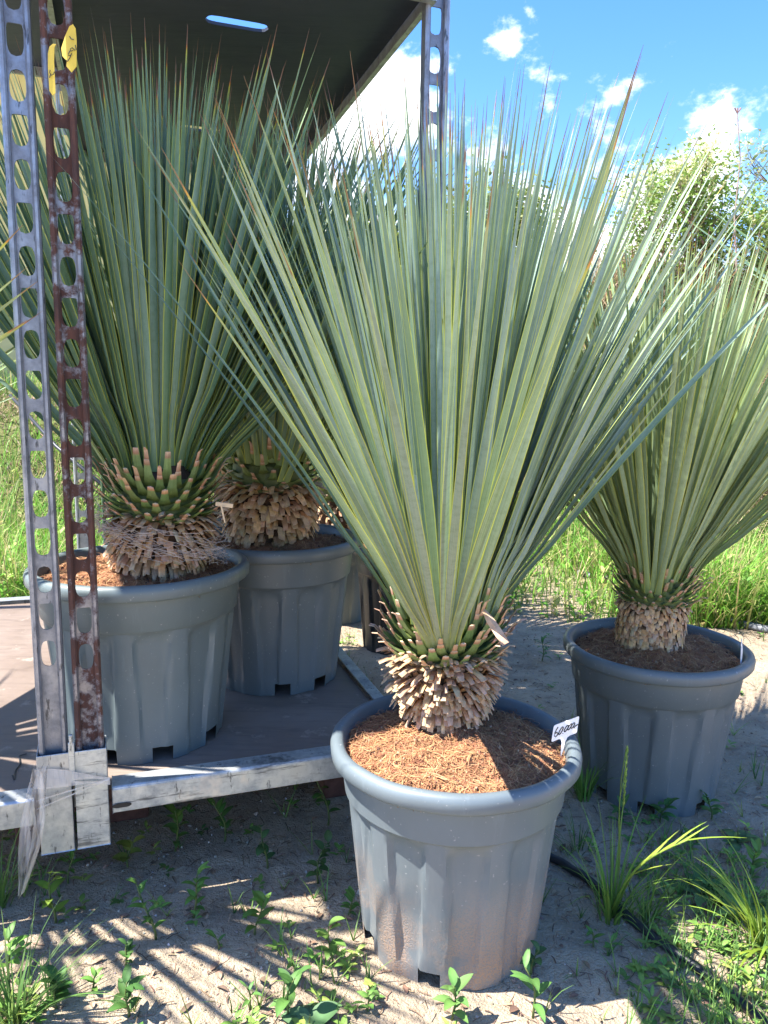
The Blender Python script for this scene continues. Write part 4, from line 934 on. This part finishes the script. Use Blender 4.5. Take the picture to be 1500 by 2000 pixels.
# small ground cover and litter nobody could count
rng = random.Random(12); mb = MB()
def clear(x, y):
    for c_, r_ in ((cF, .165), (cR, .17), (cE, .14), (cD, .18)):
        if (x - c_.x) ** 2 + (y - c_.y) ** 2 < r_ * r_: return False
    return True
cnt = 0
while cnt < 2600:
    y = rng.uniform(.95, 3.9); x = rng.uniform(-.62, .62) * y * 1.05
    dens = .5 + .5 * noise.noise((x * 2.3, y * 2.3, 11)); right = sstep(x, .25, .6) * sstep(-y, -2.2, -1.3)
    pr = .02 + .38 * right * sstep(dens, .45, .7) + .35 * sstep(y, 3.0, 3.9) * sstep(dens, .3, .6) + .10 * sstep(dens, .62, .75) + .5 * sstep(-x, .45, .6) * sstep(-y, -1.15, -1.05)
    if .0 < x < .9 and 2.2 < y < 3.4: pr *= .25
    if rng.random() > pr or not clear(x, y): cnt += 1 if rng.random() < .02 else 0; continue
    cnt += 1; z = gh(x, y) - .002; col = vary(rng.choice([(.15, .29, .06), (.20, .34, .07), (.11, .22, .05), (.27, .36, .08)]), rng, .25)
    if rng.random() < .62:
        for q in range(4): blade(mb, (x, y, z), rng.uniform(.02, .085), .0026, rng.uniform(0, 6.28), rng.uniform(.1, .9), rng.uniform(0, 1), col, 3)
    else:
        a0 = rng.uniform(0, 6)
        for q in range(5): a = a0 + q * 1.3; wleaf(mb, (x, y, z + .004 * q), Vector((math.cos(a), math.sin(a), .5)), rng.uniform(.012, .026), rng.uniform(.006, .011), col, .2, .7, 3)
tag(mb.build('ground_cover', M['weed'], smooth=True), 'low green weeds and grass scattered over the soil', 'ground cover', kind='stuff')
mb = MB()
for i in range(9000):
    y = rng.uniform(.9, 3.3); x = rng.uniform(-.62, .65) * y
    if not clear(x, y): continue
    z = gh(x, y); r_ = rng.random()
    if r_ < .55:
        L_ = rng.uniform(.006, .03); a = rng.uniform(0, PI); wd_ = rng.uniform(.0005, .0012); d = Vector((math.cos(a), math.sin(a), rng.uniform(-.08, .15))) * L_; s_ = Vector((-math.sin(a), math.cos(a), 0)) * wd_; p = Vector((x, y, z + .002)); m_ = p + d * .5 + s_ * rng.uniform(-3, 3)
        mb.add([p - s_, p + s_, m_ + s_ + Vector((0, 0, .001)), m_ - s_ + Vector((0, 0, .001)), p + d + s_, p + d - s_], [(0, 1, 2, 3), (3, 2, 4, 5)], vary(rng.choice([(.25, .15, .10), (.40, .28, .18), (.14, .09, .06)]), rng, .3))
    elif r_ < .62:
        wleaf(mb, (x, y, z + .002), Vector((rng.uniform(-1, 1), rng.uniform(-1, 1), .15)), rng.uniform(.008, .028), rng.uniform(.005, .012), vary(rng.choice([(.26, .16, .10), (.36, .25, .16), (.18, .12, .08)]), rng, .3), rng.uniform(.1, .7), rng.uniform(0, 1), 4)
    else:
        s_ = rng.uniform(.0012, .0045) * (2 if rng.random() < .04 else 1); rot = Matrix.Rotation(rng.uniform(0, 6), 3, Vector((rng.random(), rng.random(), rng.random() + .1)).normalized())
        vv = [rot @ Vector(q) * s_ + Vector((x, y, z + s_ * .3)) for q in ((1, 0, 0), (-.9, .1, 0), (0, 1, .1), (.1, -1, 0), (0, 0, .8), (0, .1, -.8))]
        mb.add(vv, [(0, 2, 4), (2, 1, 4), (1, 3, 4), (3, 0, 4), (2, 0, 5), (1, 2, 5), (3, 1, 5), (0, 3, 5)], vary(rng.choice([(.42, .36, .29), (.28, .22, .17), (.5, .45, .38), (.30, .20, .15)]), rng, .3))
tag(mb.build('litter', M['litter']), 'scattered twigs, dry leaf bits, clods and grit on the sand', 'litter', kind='stuff')

# ------------------------------------------------------------------ tall grass behind
rng = random.Random(31); mb = MB(); cnt = 0
while cnt < 26000:
    y = 3.1 + 6.0 * rng.random() ** 1.5; x = rng.uniform(-.60, .60) * y
    lft = x < -.9
    y0 = rng.uniform(-.35, .1) + (3.15 if x < -.8 else 3.75 if x < .3 else 3.45 if x > .9 else 3.5) + .35 * noise.noise((x * 1.5, 3, 1))
    if x > 1.3: y0 = 2.75 + .25 * noise.noise((x * 2, 0, 4))
    if y < y0: continue
    if y > 5.6 and rng.random() < .5: continue
    dens = noise.noise((x * 1.7, y * 1.7, 2)); 
    if rng.random() > .45 + .8 * dens + .3: continue
    cnt += 1; edge = sstep(y, y0, y0 + .5)
    L_ = rng.uniform(.10, .40) * (.35 + .75 * edge) * (1 + .3 * dens)
    if x > .6 and x < 1.5: L_ *= 1.25
    base_c = rng.choice([(.15, .36, .04), (.19, .42, .05), (.11, .27, .03), (.28, .45, .07), (.40, .42, .14)] if rng.random() < .85 else [(.45, .38, .18)])
    if rng.random() < .12 and y < 5:
        for q in range(3): wleaf(mb, (x, y, gh(x, y) + L_ * .25 * q), Vector((rng.uniform(-1, 1), rng.uniform(-1, 1), .6)), rng.uniform(.03, .06), rng.uniform(.014, .028), vary(base_c, rng, .25), .2, .8, 3)
    blade(mb, (x, y, gh(x, y) - .01), L_, rng.uniform(.003, .008), rng.uniform(0, 6.28), rng.uniform(.0, .75), rng.uniform(.1, 1.6), vary(base_c, rng, .3), 4)
tag(mb.build('grass', M['grassy'], smooth=True), 'bright green tall grass behind the pots', 'grass', kind='stuff')

# dry reeds and straw on the right bank
mb = MB(); cnt = 0
while cnt < 20000:
    x = rng.uniform(.5, 4.4); y = rng.uniform(4.3, 6.8)
    if abs(x / y) > .62 and x > 0 and x / y > .66: continue
    z = gh(x, y)
    if z < .12 + .1 * rng.random(): continue
    cnt += 1; base_c = rng.choice([(.52, .41, .26), (.44, .33, .21), (.62, .51, .34), (.30, .22, .15), (.56, .44, .30)])
    hgt = rng.uniform(.12, .55) * (.7 + .5 * sstep(x, 1, 2.8)); 
    blade(mb, (x, y, z - .02), hgt, rng.uniform(.005, .012), rng.uniform(0, 6.28), rng.uniform(.0, 1.5), rng.uniform(.3, 2.4), vary(base_c, rng, .25), 4)
tag(mb.build('dry_reeds', M['dry'], smooth=True), 'tangled dry straw coloured reeds covering the right bank', 'dry reeds', kind='stuff')
# straw and mulch on the left mound
mb = MB()
for i in range(6000):
    x = rng.uniform(-3.6, -1.1); y = rng.uniform(4.5, 6.4); z = gh(x, y)
    if z < .12: continue
    blade(mb, (x, y, z), rng.uniform(.04, .16), rng.uniform(.004, .010), rng.uniform(0, 6.28), rng.uniform(.6, 1.6), rng.uniform(0, 1.5), vary(rng.choice([(.50, .33, .24), (.36, .22, .16), (.60, .45, .34), (.22, .15, .11)]), rng, .25), 3)
tag(mb.build('dry_straw', M['dry'], smooth=True), 'dry pinkish straw and mulch on the mound at the left', 'straw', kind='stuff')
# slanting black pipe in the left grass
mb = MB(); mb.tube([aty(20, 772, 4.2), aty(110, 872, 3.9), aty(215, 960, 3.6)], .009, 8); tag(mb.build('pipe', M['hose'], smooth=True), 'thin black pipe slanting down through the grass at the left', 'pipe')

# ------------------------------------------------------------------ shrubs and trees
def woody(name, base, height, spread, seed, label, cat, leafcols, nclump, leafsz, leaves_per=26, flowers=0, trunk_r=.05, group=None, zlow=.15, crown_lo=.2, flowercol=(.78, .78, .42), flat=1., clump_r=.22):
    rng = random.Random(seed); base = Vector(base); t = thing(name, label, cat, base, group)
    mb = MB(); ends = []
    def branch(p, d, L, r, lev):
        pts = [p]; q = Vector(p); dd = Vector(d)
        for i in range(5):
            dd = (dd + Vector((rng.uniform(-.22, .22), rng.uniform(-.22, .22), rng.uniform(-.02, .16)))).normalized(); q = q + dd * L / 5; pts.append(q.copy())
            if lev > 0: ends.append((q.copy(), dd.copy()))
        mb.tube(pts, [r * (1 - .13 * i) for i in range(6)], 6, vary((.20, .15, .11), rng, .2))
        if lev < 3:
            for i in range(3 if lev else 5):
                k = rng.randint(2, 5); a = rng.uniform(0, 6.28); sp = rng.uniform(.45, 1.0) * spread
                branch(pts[k], (dd + Vector((math.cos(a), math.sin(a), rng.uniform(0, .5))) * sp).normalized(), L * rng.uniform(.5, .72), r * .5, lev + 1)
    stems = 1 if name == 'tree' else 4
    for s_ in range(stems): a = rng.uniform(0, 6.28); branch(base - Vector((0, 0, .05)), Vector((.35 * math.cos(a) * (stems > 1), .35 * math.sin(a) * (stems > 1), 1)).normalized(), height * .5, trunk_r, 0)
    mb.build('trunk' if name == 'tree' else 'branches', M['bark'], t, True)
    mb = MB(); rng.shuffle(ends); top = sorted(ends, key=lambda e: -e[0].z)
    for (p, d) in ends[:nclump]:
        tone = rng.choice(leafcols); k = .75 + .5 * rng.random()
        for i in range(leaves_per):
            q = p + Vector((rng.gauss(0, 1), rng.gauss(0, 1), rng.gauss(0, .8))) * clump_r * .5
            dv = Vector((rng.uniform(-1, 1), rng.uniform(-1, 1), rng.uniform(-.5, .8))).normalized(); sd = dv.orthogonal().normalized(); sd = Matrix.Rotation(rng.uniform(0, 6.28), 3, dv) @ sd; s_ = leafsz * rng.uniform(.6, 1.3)
            mb.add([q, q + dv * s_ * .5 + sd * s_ * .24, q + dv * s_, q + dv * s_ * .5 - sd * s_ * .24], [(0, 1, 2, 3)], vary(tuple(x * k for x in tone), rng, .15))
    mb.build('crown' if name == 'tree' else 'foliage', M['bushleaf'], t)
    if flowers:
        used = []
        for (p, d) in top:
            if len(used) >= flowers: break
            if any((p - o).length < .07 for o in used): continue
            used.append(p); mb = MB()
            c = p + Vector((rng.uniform(-.05, .05), rng.uniform(-.05, .05), rng.uniform(.02, .14)))
            c = p + (c - p) * .5
            for i in range(34):
                q = c + Vector((rng.gauss(0, 1), rng.gauss(0, 1), rng.gauss(0, 1.3))) * .024; s_ = .014; dv = Vector((rng.uniform(-1, 1), rng.uniform(-1, 1), rng.uniform(-1, 1))).normalized(); sd = dv.orthogonal().normalized()
                mb.add([q - sd * s_ * .5, q + dv * s_ * .5, q + sd * s_ * .5, q - dv * s_ * .5, c], [(0, 1, 2, 3), (0, 4, 1)], vary(flowercol, rng, .1))
            mb.build('flower_head', M['bushleaf'], t)
GC = [(.24, .36, .08), (.17, .28, .06), (.32, .42, .12)]
GY = [(.20, .26, .05), (.13, .19, .04), (.28, .31, .08)]
def gp(x, y): return (x, y, gh(x, y))
woody('shrub', gp(2.25, 5.9), 1.25, 1.0, 1, 'green shrub topped with creamy flower heads above the reeds', 'shrub', GC, 300, .040, 22, 85, .022, 'shrubs on the right bank', clump_r=.26)
woody('shrub', gp(3.35, 6.3), 1.35, 1.1, 2, 'grey-green shrub at the far right of the bank', 'shrub', [(.32, .36, .18), (.38, .42, .24)], 330, .036, 24, 14, .022, 'shrubs on the right bank', clump_r=.28)
woody('shrub', gp(2.80, 5.8), .95, 1.0, 3, 'leafy light green shrub between the flowering one and the grey-green one', 'shrub', GC, 260, .040, 22, 24, .02, 'shrubs on the right bank', clump_r=.24)
woody('shrub', gp(1.35, 6.2), .75, 1.0, 4, 'low yellowish shrub at the left foot of the bank', 'shrub', GY, 240, .040, 26, 5, .018, 'shrubs on the right bank', clump_r=.22)
for i, (x, y, hh, lab) in enumerate(((.35, 11, 3.9, 'tree just behind the right rear trolley post'), (-.7, 12, 3.7, 'tree behind the corner of the upper shelf'), (-2.2, 14, 4.2, 'tree behind the middle of the trolley leaves'), (1.9, 13, 2.6, 'small tree low behind the left end of the bank'))):
    woody('tree', (x, y, gh(x, y)), hh, .9, 20 + i, lab, 'tree', GY, 420, .10, 22, 0, .09, 'trees in the background', clump_r=.5)
# bare dead stalk standing above the bank
mb = MB(); p0 = aty(1440, 560, 5.4); p1 = aty(1440, 222, 5.4); mb.tube([p0, p0.lerp(p1, .4) + Vector((-.02, 0, 0)), p0.lerp(p1, .75) + Vector((.02, 0, 0)), p1], [.006, .005, .004, .003], 6, (.45, .34, .28))
for q in range(3): mb.tube([p1, p1 + Vector((.02 * (q - 1), 0, .035))], [.003, .006], 5, (.42, .25, .22))
tag(mb.build('dead_stalk', M['bark']), 'bare dead flower stalk rising above the right bank', 'dead stalk')

# ------------------------------------------------------------------ house and light strip far behind
hr = thing('house', 'yellow rendered house with a brown eave behind the left trolley', 'house', (-4.5, 9, 0))
def quadwall(mb, a, b_, z0, z1, th_=.25):
    a = Vector(a); b_ = Vector(b_); d = (b_ - a).normalized(); n = Vector((-d.y, d.x, 0)) * th_
    vs = [a + Vector((0, 0, z0)), b_ + Vector((0, 0, z0)), b_ + Vector((0, 0, z1)), a + Vector((0, 0, z1))]; vs += [v_ + n for v_ in vs]
    mb.add(vs, [(0, 1, 2, 3), (7, 6, 5, 4), (0, 4, 5, 1), (1, 5, 6, 2), (2, 6, 7, 3), (3, 7, 4, 0)])
A_, B_ = (-7.5, 6.9, 0), (-2.1, 10.2, 0)
mb = MB(); quadwall(mb, A_, B_, 0, 4.55); quadwall(mb, (-2.1, 10.2, 0), (-4.6, 14.2, 0), 0, 4.55); mb.build('wall', M['house'], hr)
dv = (Vector(B_) - Vector(A_)).normalized(); nn = Vector((-dv.y, dv.x, 0))
mb = MB(); quadwall(mb, Vector(A_) - nn * .5 - dv * .3, Vector(B_) - nn * .5 + dv * .4, 4.58, 4.80, .05); mb.build('fascia', M['fascia'], hr)
mb = MB(); quadwall(mb, Vector(A_) - nn * .62 - dv * .3, Vector(B_) - nn * .62 + dv * .4, 4.72, 4.86, .11); mb.build('gutter', M['whitewall'], hr)
mb = MB(); a = Vector(A_) - nn * .55 - dv * .3; b2 = Vector(B_) - nn * .55 + dv * .4; mb.add([a + Vector((0, 0, 4.87)), b2 + Vector((0, 0, 4.87)), b2 + nn * 4 + Vector((0, 0, 6.2)), a + nn * 4 + Vector((0, 0, 6.2))], [(0, 1, 2, 3)]); o = mb.build('roof', M['roof'], hr); s_ = o.modifiers.new('s', 'SOLIDIFY'); s_.thickness = .08
